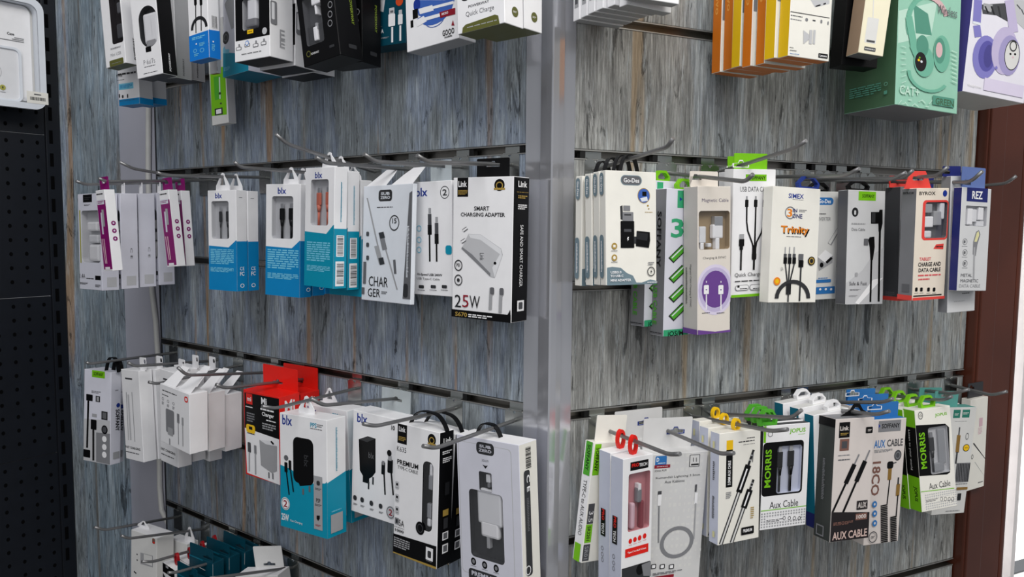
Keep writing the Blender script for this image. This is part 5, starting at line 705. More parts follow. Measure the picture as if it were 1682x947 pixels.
'FF':{'name':'cable_box','label':'grey aux cable box with teal hang card, gold plug and teal squares','group':'teal carded aux cable boxes','base':'WG','faces':{'T':'TEL2'},'hook':'P9','ops':[['R','F',.398,.06,.212,.077,'GRT2',0],['Y','F',.4,.064,.127,.022,2,'WG'],['R','F',.679,.058,.225,.074,'GRT2',0],['Y','F',.678,.056,.171,.023,2,'WG'],['Y','F',.547,.128,.373,.006,1,'G6'],['P','F',[.514,.184,.518,.273,.556,.275,.552,.185],'G4'],['P','F',[.482,.256,.494,.418,.602,.422,.59,.26],'GLD2'],['P','F',[.522,.414,.524,.525,.572,.527,.57,.416],'G3'],['O','F',.798,.271,.048,.032,.778,'G5',0,360],['E','F',.81,.379,.102,.034,'BK'],['E','F',.81,.379,.086,.029,'YEL'],['Y','F',.81,.379,.097,.01,1,'BK'],['R','F',.797,.612,.441,.183,'G6',0],['P','F',[.576,.523,.612,.694,.639,.694,.603,.524],'G2'],['P','F',[.624,.524,.661,.694,.688,.695,.651,.524],'G2'],['P','F',[.673,.524,.709,.695,.737,.696,.7,.525],'G2'],['P','F',[.721,.525,.758,.696,.785,.697,.748,.526],'G2'],['P','F',[.77,.526,.807,.697,.834,.698,.797,.526],'G2'],['P','F',[.819,.526,.856,.698,.883,.699,.846,.527],'G2'],['P','F',[.867,.527,.905,.699,.932,.7,.895,.528],'G2'],['P','F',[.916,.528,.954,.7,.981,.7,.944,.529],'G2'],['P','F',[.965,.528,1,.7,1,.701,.993,.529],'G2'],['R','F',.831,.763,.334,.026,'GLD2',0],['Y','F',.786,.718,.376,.01,1,'G5'],['R','F',.771,.841,.107,.065,'G2',0],['Y','F',.619,.97,.427,.01,1,'G6']],'tabs':[['card','TEL2',{'w':.046,'hole':.45,'h':.022,'x':-.03}]],'win':[],'items':[]},
'GG':{'name':'cable_box','label':'large plain white box with thin diagonal dark line, rearmost against the brown post','group':None,'base':'WRM','faces':{},'hook':'P10','ops':[['P','F',[.223,.488,.987,.694,1,.688,.284,.481],'G3'],['P','F',[.375,.699,1,.888,1,.886,.399,.697],'G7'],['R','F',.633,.269,.199,.095,'PNK',0],['Y','F',.607,.363,.238,.076,5,'PNK'],['Y','F',.774,.94,.295,.019,1,'G5'],['O','F',.219,.632,.058,.027,.667,'G5',0,360]],'tabs':[['card','G3',{'w':.04,'hole':.4}]],'win':[],'items':[]},
'T1':{'name':'cable_box','label':'white Mini USB box with dark window, leftmost of the top row','group':None,'base':'W','faces':{'B':'OLV'},'hook':'A1','ops':[['T','F','POWERWAY',.561,.767,.508,.025,'G3',1,0],['T','F','Mini USB',.54,.848,.521,.043,'G6',0,0],['R','F',.538,.962,.7,.092,'OLV',.2],['Y','F',.538,.964,.475,.013,1,'G6'],['R','R',.924,.425,.229,.272,'OLV',.3],['T','R','POWERWAY',.781,.787,.192,.297,'G2',1,90]],'tabs':[['card','W',{'w':.028,'hole':.4}]],'win':[[.426,.028,.97,.714,.15,.02,'DKB',1]],'items':[['cable_plug',.847,.246,.208,.147,.01,'G5',.2],['cable_plug',.787,.552,.292,.196,.01,'G4',.2]]},
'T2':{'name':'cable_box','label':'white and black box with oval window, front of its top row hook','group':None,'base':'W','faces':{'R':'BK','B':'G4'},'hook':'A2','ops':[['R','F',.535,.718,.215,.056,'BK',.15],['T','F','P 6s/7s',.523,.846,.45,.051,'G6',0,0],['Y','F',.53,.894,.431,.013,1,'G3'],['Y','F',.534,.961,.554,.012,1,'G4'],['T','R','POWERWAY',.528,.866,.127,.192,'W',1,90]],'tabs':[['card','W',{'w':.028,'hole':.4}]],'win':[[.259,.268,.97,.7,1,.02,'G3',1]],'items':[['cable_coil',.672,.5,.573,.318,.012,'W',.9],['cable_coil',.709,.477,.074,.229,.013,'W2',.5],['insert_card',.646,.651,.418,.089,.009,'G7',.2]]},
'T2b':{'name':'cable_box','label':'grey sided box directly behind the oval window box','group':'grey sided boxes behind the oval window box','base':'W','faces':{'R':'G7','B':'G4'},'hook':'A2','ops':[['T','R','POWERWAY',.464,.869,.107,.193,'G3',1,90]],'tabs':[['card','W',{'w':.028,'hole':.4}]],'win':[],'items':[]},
'T3':{'name':'charger_box','label':'white box with blue bottom band hanging below the two leftmost top row boxes','group':'white boxes with blue bottom band','base':'W','faces':{'R':'G8','B':'CYB'},'hook':'A3','ops':[['R','F',.5,.968,1,.065,'CYB',0],['T','F','POWER',.066,.689,.303,.03,'G2',1,0],['Y','F',.117,.734,.364,.01,1,'G3'],['R','F',.377,.805,.721,.063,'CYL',0],['Y','F',.377,.805,.601,.038,3,'CYB'],['R','F',.023,.896,.073,.038,'G2',0],['R','F',.192,.907,.085,.033,'G3',.4],['R','F',.435,.907,.06,.038,'G2',0],['Y','F',.469,.952,.901,.006,1,'G4'],['Y','F',.434,.675,.897,.033,1,'G3'],['R','R',.5,.968,1,.065,'CYB',0]],'tabs':[['card','W',{'w':.028,'hole':.4}]],'win':[],'items':[]},
'T4':{'name':'cable_box','label':'white and bright blue box with black cable arch above the blue half','group':None,'base':'W','faces':{'B':'BLU4'},'hook':'A4','ops':[['P','F',[.39,.408,.345,.732,.393,.735,.438,.411],'BK'],['P','F',[.666,.425,.619,.724,.666,.726,.713,.427],'BK'],['R','F',.403,.424,.138,.076,'BK',.3],['R','F',.687,.441,.136,.075,'BK',.3],['O','F',.545,.697,.431,.121,.714,'G2',0,180],['P','F',[0,.747,1,.735,1,1,0,1],'BLU4'],['Y','F',.503,.781,.696,.03,2,'CYL'],['E','F',.37,.84,.039,.008,'W'],['O','F',.292,.905,.094,.018,.75,'CYL',0,360],['O','F',.651,.914,.108,.021,.786,'CYL',0,360],['Y','F',.663,.854,.277,.036,3,'CYL'],['Y','F',.364,.946,.235,.03,2,'CYL'],['P','R',[.008,.731,1,.717,1,1,0,1],'BLU4'],['R','R',.562,.637,.612,.13,'W',0],['B','R',.56,.641,.479,.115,0],['E','R',.379,.838,.067,.008,'W'],['O','R',.352,.914,.12,.014,.667,'CYL',0,360],['Y','R',.377,.884,.268,.045,3,'CYL']],'tabs':[['card','W',{'w':.028,'hole':.4}]],'win':[],'items':[]},
'T5':{'name':'cable_box','label':'small lime green box with white base hanging low under the top row','group':None,'base':'WG','faces':{'R':'G7'},'hook':'A5','ops':[['P','F',[.073,.444,1,.469,.932,.921,.01,.907],'GRN'],['R','F',.47,.652,.405,.221,'GRN2',0],['P','F',[.592,.553,.553,.758,.609,.76,.648,.555],'W'],['E','F',.591,.708,.073,.012,'G3'],['E','F',.62,.805,.055,.009,'G3'],['R','F',.461,.877,.482,.065,'G3',0],['R','F',.461,.877,.315,.042,'W',0]],'tabs':[['card','W',{'w':.028,'hole':.4}]],'win':[],'items':[]},
'T5b':{'name':'cable_box','label':'white box with dark red base squeezed between the bright blue box and the cyan box','group':None,'base':'G8','faces':{'B':'DRED'},'hook':'A5','ops':[['R','F',1.046,.958,.161,.039,'BK',0],['R','F',1.29,.961,.12,.039,'BK',0]],'tabs':[['card','W',{'w':.028,'hole':.4}]],'win':[],'items':[]},
'T6':{'name':'charger_box','label':'white and cyan box with deep cyan bottom, under the black framed charger box','group':None,'base':'LIL','faces':{'B':'TURD'},'hook':'A6','ops':[['P','F',[0,.736,1,.838,1,1,0,1],'TUR'],['E','F',.113,.597,.13,.064,'G2'],['O','F',.113,.597,.083,.038,.714,'G5',0,360],['P','F',[0,.747,0,.699,.063,.68,.095,.715,.251,.725,.252,.768],'CYL'],['Y','F',.159,.919,.241,.041,3,'CYL'],['P','F',[.059,.251,.215,.189,.43,.213,.433,.525,.342,.532,.248,.444],'G7']],'tabs':[['card','W',{'w':.028,'hole':.4}]],'win':[],'items':[]},
'T7':{'name':'charger_box','label':'white charger box with black framed window over icons, front of three','group':'black framed charger boxes','base':'W','faces':{'B':'BK'},'hook':'A7','ops':[['R','F',.534,.653,1.003,.347,'BK',0],['R','F',.459,.768,.172,.033,'YEL',0],['Y','F',.459,.768,.103,.013,1,'BK'],['E','F',.861,.786,.067,.028,'G8'],['R','F',.123,.891,.16,.028,'G5',.3],['R','F',.123,.891,.124,.019,'W',.3],['R','F',.138,.866,.044,.028,'G6',.4],['R','F',.37,.875,.157,.028,'G5',.3],['R','F',.37,.875,.122,.019,'W',.3],['R','F',.385,.851,.043,.028,'G6',.4],['R','F',.612,.889,.154,.028,'G5',.3],['R','F',.612,.889,.12,.019,'W',.3],['R','F',.626,.864,.043,.028,'G6',.4],['R','F',.836,.885,.151,.028,'G5',.3],['R','F',.836,.885,.118,.019,'W',.3],['R','F',.85,.861,.042,.028,'G6',.4],['Y','F',.487,.944,.563,.009,1,'G4'],['E','F',.371,.859,.052,.02,'BLU4'],['E','F',.371,.859,.039,.015,'W'],['R','R',.164,.638,.271,.187,'G6',.2],['R','R',.139,.625,.123,.137,'W2',.3],['T','R','E',.515,.798,.216,.076,'G7',0,0],['T','R','E',.511,.874,.217,.063,'G7',0,0]],'tabs':[['card','W',{'w':.028,'hole':.4}]],'win':[[.243,.497,.714,.75,.1,.02,'G7',1]],'items':[['charger',.48,.586,.256,.177,.014,'W2',.15],['charger_base',.454,.686,.301,.076,.014,'G6',.2]]},
'T8':{'name':'cable_box','label':'black cable box with grey window and ring icons, in front of its twin','group':'black cable boxes in the top row','base':'BK','faces':{'B':'BK'},'hook':'A8','ops':[['O','F',.882,.622,.061,.025,.75,'G6',0,360],['O','F',.853,.689,.061,.025,.75,'G6',0,360],['O','F',.827,.752,.062,.025,.75,'G6',0,360],['O','F',.168,.914,.061,.023,.733,'OLV',0,360],['T','F','POWERWAY',.345,.922,.217,.016,'W',0,0],['R','F',.807,.918,.132,.018,'G3',.2],['T','R','POWERWAY',.722,.641,.118,.207,'OLG',1,-90],['R','R',.588,.915,.358,.03,'G3',.3]],'tabs':[['card','BK',{'w':.028,'hole':.4}]],'win':[[.15,.505,.635,.86,.12,.02,'G4',1]],'items':[['cable_plug',.484,.549,.236,.046,.012,'W',.2],['cable_plug',.45,.608,.047,.069,.008,'W',.4],['cable_plug',.393,.781,.104,.103,.01,'W',.2],['cable_plug',.425,.726,.056,.046,.008,'G7',.2],['insert_card',.345,.793,.44,.172,.006,'G3',.05]]},
'T9':{'name':'charger_box','label':'dark teal USB 2.1A box with white plugs pictured','group':None,'base':'TEALD','faces':{'B':'TEALD'},'hook':'A9','ops':[['P','F',[.449,.566,.618,.581,.589,.688,.464,.661],'G8'],['R','F',.523,.711,.023,.057,'G7',0],['R','F',.745,.697,.096,.07,'G8',.1],['R','F',.745,.697,.056,.02,'G5',0],['R','F',.745,.774,.124,.112,'W',.1],['R','F',.755,.908,.034,.141,'W',0],['R','F',.904,.731,.061,.075,'G8',.2],['R','F',.904,.78,.083,.092,'W',.15],['R','F',.905,.905,.033,.14,'W',0],['E','F',.886,.615,.067,.042,'ORD'],['T','F','USB 2.1A',.467,.863,.256,.04,'W',1,0],['E','F',.376,.924,.023,.016,'W'],['Y','F',.45,.934,.117,.014,1,'G7'],['Y','F',.625,.927,.143,.014,2,'G7'],['Y','F',.464,.82,.232,.007,1,'G5']],'tabs':[['card','W',{'w':.028,'hole':.4}]],'win':[],'items':[]},
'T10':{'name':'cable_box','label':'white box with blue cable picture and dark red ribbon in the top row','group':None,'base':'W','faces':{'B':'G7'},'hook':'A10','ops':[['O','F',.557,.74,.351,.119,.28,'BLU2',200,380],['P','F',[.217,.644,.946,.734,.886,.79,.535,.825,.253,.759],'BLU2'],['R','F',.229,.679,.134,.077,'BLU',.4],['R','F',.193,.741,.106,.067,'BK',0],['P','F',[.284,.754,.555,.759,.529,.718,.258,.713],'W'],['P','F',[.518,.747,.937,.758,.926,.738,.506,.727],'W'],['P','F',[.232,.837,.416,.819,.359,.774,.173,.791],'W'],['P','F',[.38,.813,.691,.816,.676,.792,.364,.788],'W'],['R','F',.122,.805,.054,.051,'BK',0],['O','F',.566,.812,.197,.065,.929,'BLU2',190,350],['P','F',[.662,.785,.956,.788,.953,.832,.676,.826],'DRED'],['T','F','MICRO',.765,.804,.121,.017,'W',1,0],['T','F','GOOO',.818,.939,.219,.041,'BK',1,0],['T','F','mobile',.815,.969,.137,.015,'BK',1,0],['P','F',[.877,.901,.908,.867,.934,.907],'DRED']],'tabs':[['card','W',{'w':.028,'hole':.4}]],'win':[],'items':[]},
'T11':{'name':'charger_box','label':'white Quick Charge box with olive base beside the metal post, front of two','group':'Quick Charge boxes','base':'W','faces':{'B':'OLV'},'hook':'A11','ops':[['E','F',.191,.784,.084,.016,'G2'],['T','F','POWERWAY',.469,.842,.443,.017,'G4',1,0],['T','F','Quick Charge',.488,.891,.601,.04,'G5',0,0],['P','F',[.096,1,.114,.965,.176,.95,.801,.935,.87,.946,.897,1],'OLV'],['Y','F',.524,.971,.633,.01,1,'G7'],['E','R',.551,.912,.172,.032,'OLV'],['Y','R',.551,.912,.203,.013,2,'WG']],'tabs':[['card','W',{'w':.028,'hole':.4}]],'win':[],'items':[]},
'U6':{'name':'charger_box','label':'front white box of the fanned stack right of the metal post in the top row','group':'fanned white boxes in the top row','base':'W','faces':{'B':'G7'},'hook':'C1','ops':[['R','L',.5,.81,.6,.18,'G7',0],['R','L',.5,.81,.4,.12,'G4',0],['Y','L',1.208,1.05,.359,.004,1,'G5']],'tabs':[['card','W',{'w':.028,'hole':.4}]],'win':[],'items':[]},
'U7':{'name':'earphone_box','label':'white fronted yellow sided box, nearest of the orange and yellow stack','group':None,'base':'WRM','faces':{'L':'YLB','B':'ORB'},'hook':'C2','ops':[['P','F',[.462,.61,.926,.586,.931,.612,.583,.653],'G8'],['P','F',[.599,.65,.717,.634,.707,.626,.588,.643],'BK'],['P','F',[.785,.626,.849,.617,.837,.609,.774,.619],'BK'],['P','F',[0,.712,.95,.709,.952,.704,0,.707],'G2'],['Y','F',.15,.732,.277,.01,1,'G4'],['Y','F',.143,.756,.269,.01,1,'G6'],['R','F',.394,.744,.067,.022,'G6',.5],['R','F',.574,.741,.067,.008,'G4',0],['R','F',.753,.739,.045,.023,'G6',.4],['R','F',.92,.742,.031,.023,'G6',.4],['P','F',[.325,.816,.469,.84,.475,.871,.343,.907],'G8'],['R','F',.509,.854,.067,.093,'G8',0],['R','F',.596,.85,.053,.093,'G8',0],['Y','F',.067,.943,.095,.006,1,'G3'],['Y','F',.108,.961,.154,.007,1,'G3'],['R','F',.838,.967,.229,.029,'BK',0],['T','F','Lenovo',.838,.967,.176,.015,'W',1,0],['Y','F',.141,.982,.22,.006,1,'BLU3']],'tabs':[['card','W',{'w':.028,'hole':.4}]],'win':[],'items':[]},
'O6':{'name':'earphone_box','label':'second yellow sided box of the orange and yellow stack, counted from its white front','group':'orange and yellow sided boxes','base':'WRM','faces':{'L':'YLB','B':'ORB'},'hook':'C2','ops':[['R','F',.06,.51,.08,.22,'G6',0],['T','L','Lenovo',.5,.3,.4,.25,'WRM',1,-90]],'tabs':[['card','W',{'w':.028,'hole':.4}]],'win':[],'items':[]},
'O5':{'name':'earphone_box','label':'third orange sided box of the orange and yellow stack, counted from its white front','group':'orange and yellow sided boxes','base':'WRM','faces':{'L':'ORB','B':'ORB'},'hook':'C2','ops':[['R','F',.06,.51,.08,.22,'G6',0],['T','L','Lenovo',.5,.42,.45,.3,'ORL',1,-90]],'tabs':[['card','W',{'w':.028,'hole':.4}]],'win':[],'items':[]},
'O4':{'name':'earphone_box','label':'fourth orange sided box of the orange and yellow stack, counted from its white front','group':'orange and yellow sided boxes','base':'WRM','faces':{'L':'ORB','B':'ORB'},'hook':'C2','ops':[['R','F',.06,.51,.08,.22,'G6',0],['T','L','Lenovo',.5,.42,.45,.3,'ORL',1,-90]],'tabs':[['card','W',{'w':.028,'hole':.4}]],'win':[],'items':[]},
'O3':{'name':'earphone_box','label':'fifth yellow sided box of the orange and yellow stack, counted from its white front','group':'orange and yellow sided boxes','base':'WRM','faces':{'L':'YLB','B':'ORB'},'hook':'C2','ops':[['R','F',.06,.51,.08,.22,'G6',0],['T','L','Lenovo',.5,.3,.4,.25,'WRM',1,-90]],'tabs':[['card','W',{'w':.028,'hole':.4}]],'win':[],'items':[]},
'O2':{'name':'earphone_box','label':'sixth orange sided box of the orange and yellow stack, counted from its white front','group':'orange and yellow sided boxes','base':'WRM','faces':{'L':'ORB','B':'ORB'},'hook':'C2','ops':[['R','F',.06,.51,.08,.22,'G6',0],['T','L','Lenovo',.5,.42,.45,.3,'ORL',1,-90]],'tabs':[['card','W',{'w':.028,'hole':.4}]],'win':[],'items':[]},
'O1':{'name':'earphone_box','label':'rearmost orange sided box of the orange and yellow stack, counted from its white front','group':'orange and yellow sided boxes','base':'WRM','faces':{'L':'ORB','B':'ORB'},'hook':'C2','ops':[['R','F',.06,.51,.08,.22,'G6',0],['T','L','Lenovo',.5,.42,.45,.3,'ORL',1,-90]],'tabs':[['card','W',{'w':.028,'hole':.4}]],'win':[],'items':[]},
'U8':{'name':'cable_box','label':'black box with orange label, between the orange stack and the beige adapter box','group':None,'base':'BK','faces':{'B':'BK'},'hook':'C3','ops':[['R','F',-.336,.665,.198,.263,'WG',0],['R','F',-.355,.725,.109,.033,'BLU3',0],['R','F',-.185,.833,.209,.06,'ORB',0],['R','F',-.166,.896,.209,.066,'KRB',0],['R','F',-.166,.896,.149,.049,'BK',0]],'tabs':[['card','BK',{'w':.028,'hole':.4}]],'win':[],'items':[]},
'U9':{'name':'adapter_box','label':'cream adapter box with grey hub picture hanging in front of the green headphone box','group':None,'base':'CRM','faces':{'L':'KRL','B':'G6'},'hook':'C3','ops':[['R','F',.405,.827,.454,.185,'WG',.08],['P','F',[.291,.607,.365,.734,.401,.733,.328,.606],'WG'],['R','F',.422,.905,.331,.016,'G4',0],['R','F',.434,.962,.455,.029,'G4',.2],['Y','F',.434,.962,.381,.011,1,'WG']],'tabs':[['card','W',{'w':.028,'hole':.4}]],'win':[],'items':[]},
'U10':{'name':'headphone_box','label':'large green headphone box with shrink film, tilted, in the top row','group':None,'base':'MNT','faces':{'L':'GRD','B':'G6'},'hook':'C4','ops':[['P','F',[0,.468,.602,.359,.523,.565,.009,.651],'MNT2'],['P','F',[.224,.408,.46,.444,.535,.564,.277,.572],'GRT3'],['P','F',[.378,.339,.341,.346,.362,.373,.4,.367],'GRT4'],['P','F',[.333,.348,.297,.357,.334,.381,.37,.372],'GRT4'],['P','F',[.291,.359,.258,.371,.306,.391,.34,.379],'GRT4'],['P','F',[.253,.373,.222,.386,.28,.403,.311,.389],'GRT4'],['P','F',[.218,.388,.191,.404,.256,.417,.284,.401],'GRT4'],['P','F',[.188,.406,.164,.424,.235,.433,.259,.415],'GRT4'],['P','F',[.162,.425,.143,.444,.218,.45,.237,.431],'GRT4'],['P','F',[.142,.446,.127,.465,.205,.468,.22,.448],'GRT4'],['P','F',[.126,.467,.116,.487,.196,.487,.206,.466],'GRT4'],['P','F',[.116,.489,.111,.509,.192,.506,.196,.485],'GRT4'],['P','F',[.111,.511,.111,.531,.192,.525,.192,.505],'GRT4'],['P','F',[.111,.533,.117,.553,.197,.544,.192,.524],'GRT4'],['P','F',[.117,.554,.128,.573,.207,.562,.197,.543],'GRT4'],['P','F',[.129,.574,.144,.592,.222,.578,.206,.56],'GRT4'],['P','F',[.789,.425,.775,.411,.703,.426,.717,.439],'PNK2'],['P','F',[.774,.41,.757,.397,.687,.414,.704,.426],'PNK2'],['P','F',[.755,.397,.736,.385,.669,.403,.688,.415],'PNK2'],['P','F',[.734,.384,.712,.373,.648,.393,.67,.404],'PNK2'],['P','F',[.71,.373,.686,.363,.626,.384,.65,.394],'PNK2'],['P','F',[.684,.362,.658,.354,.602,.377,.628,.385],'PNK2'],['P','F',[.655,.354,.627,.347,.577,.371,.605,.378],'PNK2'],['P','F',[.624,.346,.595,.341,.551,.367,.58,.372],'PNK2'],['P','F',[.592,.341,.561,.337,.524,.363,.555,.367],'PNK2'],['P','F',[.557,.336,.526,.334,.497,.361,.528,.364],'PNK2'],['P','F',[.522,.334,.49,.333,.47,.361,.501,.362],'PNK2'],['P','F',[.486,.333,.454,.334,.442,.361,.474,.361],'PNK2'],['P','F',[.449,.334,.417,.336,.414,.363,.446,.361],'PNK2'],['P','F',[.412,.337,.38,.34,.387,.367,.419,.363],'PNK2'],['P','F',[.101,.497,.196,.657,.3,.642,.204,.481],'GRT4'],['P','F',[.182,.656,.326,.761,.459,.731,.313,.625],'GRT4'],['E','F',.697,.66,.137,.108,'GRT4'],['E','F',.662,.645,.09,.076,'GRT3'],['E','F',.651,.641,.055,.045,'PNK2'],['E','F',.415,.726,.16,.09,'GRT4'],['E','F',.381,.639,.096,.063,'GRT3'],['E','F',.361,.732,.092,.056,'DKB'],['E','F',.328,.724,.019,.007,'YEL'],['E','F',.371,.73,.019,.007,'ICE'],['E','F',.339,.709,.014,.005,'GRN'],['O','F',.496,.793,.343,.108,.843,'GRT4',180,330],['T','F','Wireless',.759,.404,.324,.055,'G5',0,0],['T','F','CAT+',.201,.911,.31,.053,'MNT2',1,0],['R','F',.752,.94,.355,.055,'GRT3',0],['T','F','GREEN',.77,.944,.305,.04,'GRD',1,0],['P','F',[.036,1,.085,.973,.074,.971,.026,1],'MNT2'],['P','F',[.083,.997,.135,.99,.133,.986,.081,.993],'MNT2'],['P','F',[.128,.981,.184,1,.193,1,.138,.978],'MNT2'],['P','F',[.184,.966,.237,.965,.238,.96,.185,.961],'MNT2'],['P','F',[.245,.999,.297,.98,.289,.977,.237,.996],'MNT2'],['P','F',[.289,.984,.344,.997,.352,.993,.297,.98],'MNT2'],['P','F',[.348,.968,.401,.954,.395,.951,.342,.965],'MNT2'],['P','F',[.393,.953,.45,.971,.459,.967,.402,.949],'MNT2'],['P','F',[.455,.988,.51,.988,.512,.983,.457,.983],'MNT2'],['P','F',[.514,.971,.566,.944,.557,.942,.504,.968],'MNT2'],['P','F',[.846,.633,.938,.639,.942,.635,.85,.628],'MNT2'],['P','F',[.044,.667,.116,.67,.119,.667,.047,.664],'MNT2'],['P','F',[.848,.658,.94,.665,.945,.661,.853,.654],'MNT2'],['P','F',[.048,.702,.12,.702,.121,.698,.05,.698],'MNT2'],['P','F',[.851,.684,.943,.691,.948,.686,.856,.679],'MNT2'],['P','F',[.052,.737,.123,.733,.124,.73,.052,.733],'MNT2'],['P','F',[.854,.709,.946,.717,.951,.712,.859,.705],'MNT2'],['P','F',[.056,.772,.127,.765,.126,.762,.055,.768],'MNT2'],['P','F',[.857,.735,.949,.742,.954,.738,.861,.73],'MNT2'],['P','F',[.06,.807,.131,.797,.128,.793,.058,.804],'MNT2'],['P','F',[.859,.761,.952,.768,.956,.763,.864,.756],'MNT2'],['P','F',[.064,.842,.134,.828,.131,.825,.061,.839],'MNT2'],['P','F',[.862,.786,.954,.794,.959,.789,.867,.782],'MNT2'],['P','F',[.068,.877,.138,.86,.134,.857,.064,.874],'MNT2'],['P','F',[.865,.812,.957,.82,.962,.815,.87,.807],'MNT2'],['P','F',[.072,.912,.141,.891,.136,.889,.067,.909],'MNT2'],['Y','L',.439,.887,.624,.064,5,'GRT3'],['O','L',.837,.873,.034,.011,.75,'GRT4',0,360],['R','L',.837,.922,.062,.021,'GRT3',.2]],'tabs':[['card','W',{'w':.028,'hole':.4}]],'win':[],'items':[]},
'U11':{'name':'headphone_box','label':'large white and lilac headphone box with purple headphones pictured, top right corner','group':None,'base':'LAV3','faces':{'L':'PURD','B':'WG'},'hook':'C5','ops':[['P','F',[.134,.464,.53,.416,.576,.525,.393,.505,.174,.516],'G4'],['P','F',[.167,.452,.313,.447,.303,.494,.178,.488],'G7'],['P','F',[.186,.47,.246,.507,.267,.501,.207,.465],'G2'],['P','F',[.281,.461,.345,.506,.366,.501,.303,.455],'G2'],['P','F',[.389,.449,.445,.51,.469,.506,.413,.445],'G3'],['P','F',[.635,.386,.804,.37,.859,.546,.712,.512],'G8'],['P','F',[.687,.412,.758,.434,.77,.428,.699,.406],'G4'],['P','F',[.768,.432,.816,.46,.831,.456,.784,.428],'G4'],['P','F',[.017,.446,.033,.584,.157,.576,.14,.437],'PURM'],['R','F',.095,.58,.119,.015,'ICE',0],['P','F',[.045,.601,.089,.667,.196,.652,.152,.586],'PURM'],['E','F',.286,.769,.198,.131,'PURM'],['E','F',.309,.762,.133,.094,'PURD2'],['E','F',.333,.76,.073,.07,'PURD'],['P','F',[.492,.405,.625,.591,.765,.57,.63,.383],'LAV2'],['E','F',.58,.705,.21,.147,'LAV2'],['E','F',.663,.727,.174,.124,'LAV4'],['E','F',.707,.721,.125,.095,'G3'],['E','F',.707,.721,.115,.089,'WG'],['E','F',.678,.716,.017,.007,'BK'],['E','F',.753,.711,.018,.007,'BK'],['E','F',.724,.733,.015,.006,'PNK'],['O','F',.708,.665,.06,.034,.75,'G3',0,360],['T','F','Headphones',.169,.958,.216,.021,'WG',0,0],['R','F',.636,.93,.648,.076,'LAV',0],['E','F',.476,.819,.02,.011,'PURM']],'tabs':[['card','W',{'w':.028,'hole':.4}]],'win':[],'items':[]},
'K1':{'name':'charger_box','label':'white charger box with red icon, leftmost of the bottom row','group':None,'base':'WG','faces':{'T':'W'},'hook':'M1','ops':[['R','F',.878,.041,.109,.057,'BRN',.3],['R','F',.884,.056,.076,.016,'RED',0],['R','F',.241,.248,.045,.013,'G3',0],['R','F',.248,.31,.045,.013,'G3',0],['P','F',[.373,.214,.854,.201,.859,.327,.376,.337],'G7'],['P','F',[.506,.216,.826,.21,.829,.314,.508,.315],'WG'],['P','F',[.112,.452,.202,.467,.231,.456,.141,.44],'G2']],'tabs':[['peak','W',{'w':.03,'x':.1}]],'win':[],'items':[]},
'K2':{'name':'charger_box','label':'white box with folded top behind the red ringed boxes of the bottom row','group':None,'base':'WG','faces':{'T':'W'},'hook':'M2','ops':[],'tabs':[['peak','W',{'w':.026}]],'win':[],'items':[]},
'V1r':{'name':'cable_box','label':'front box of the red ringed bottom row group, with black printed header','group':'red ringed boxes in the bottom row','base':'W','faces':{},'hook':'M3','ops':[['R','F',.5,.05,1,.1,'BK',0],['R','F',.372,.02,.225,.026,'G7',0],['P','F',[0,.128,.018,.113,.219,.143,0,.187],'G3'],['R','T',.813,.285,.332,.084,'G3',0]],'tabs':[['ring','DRD2',{}]],'win':[],'items':[]},
'TL2':{'name':'adapter_box','label':'second dark teal carded box from the front in the bottom row','group':'dark teal carded boxes in the bottom row','base':'TEALD','faces':{'R':'TEALD'},'hook':'M4','ops':[['P','F',[.293,.147,.344,.139,.693,.155,.66,.167],'W'],['P','F',[0,0,.581,.006,.58,.026,0,.019],'TEAL'],['R','F',1.006,.106,.03,.19,'WG',0],['P','F',[1,.099,1,.089,1,.079,1,.089],'W']],'tabs':[['card','TEALD',{'hole':.3,'h':.02,'y':.05}]],'win':[],'items':[]},
'TL5':{'name':'hang_card','label':'rearmost dark teal card on the bottom row hook, flat against the wall','group':None,'base':'TEALD','faces':{},'hook':'M4','ops':[['P','F',[.342,.16,.391,.15,.675,.162,.659,.173],'W'],['R','F',1.007,.131,.029,.242,'WG',0]],'tabs':[],'win':[],'items':[]},
'WT':{'name':'charger_box','label':'white box with tall header card at the bottom edge, right of the teal cards','group':None,'base':'WG','faces':{'T':'W'},'hook':'M5','ops':[],'tabs':[['card','WG',{'w':.05,'hole':.4,'h':.034,'y':.9}]],'win':[],'items':[]},
}
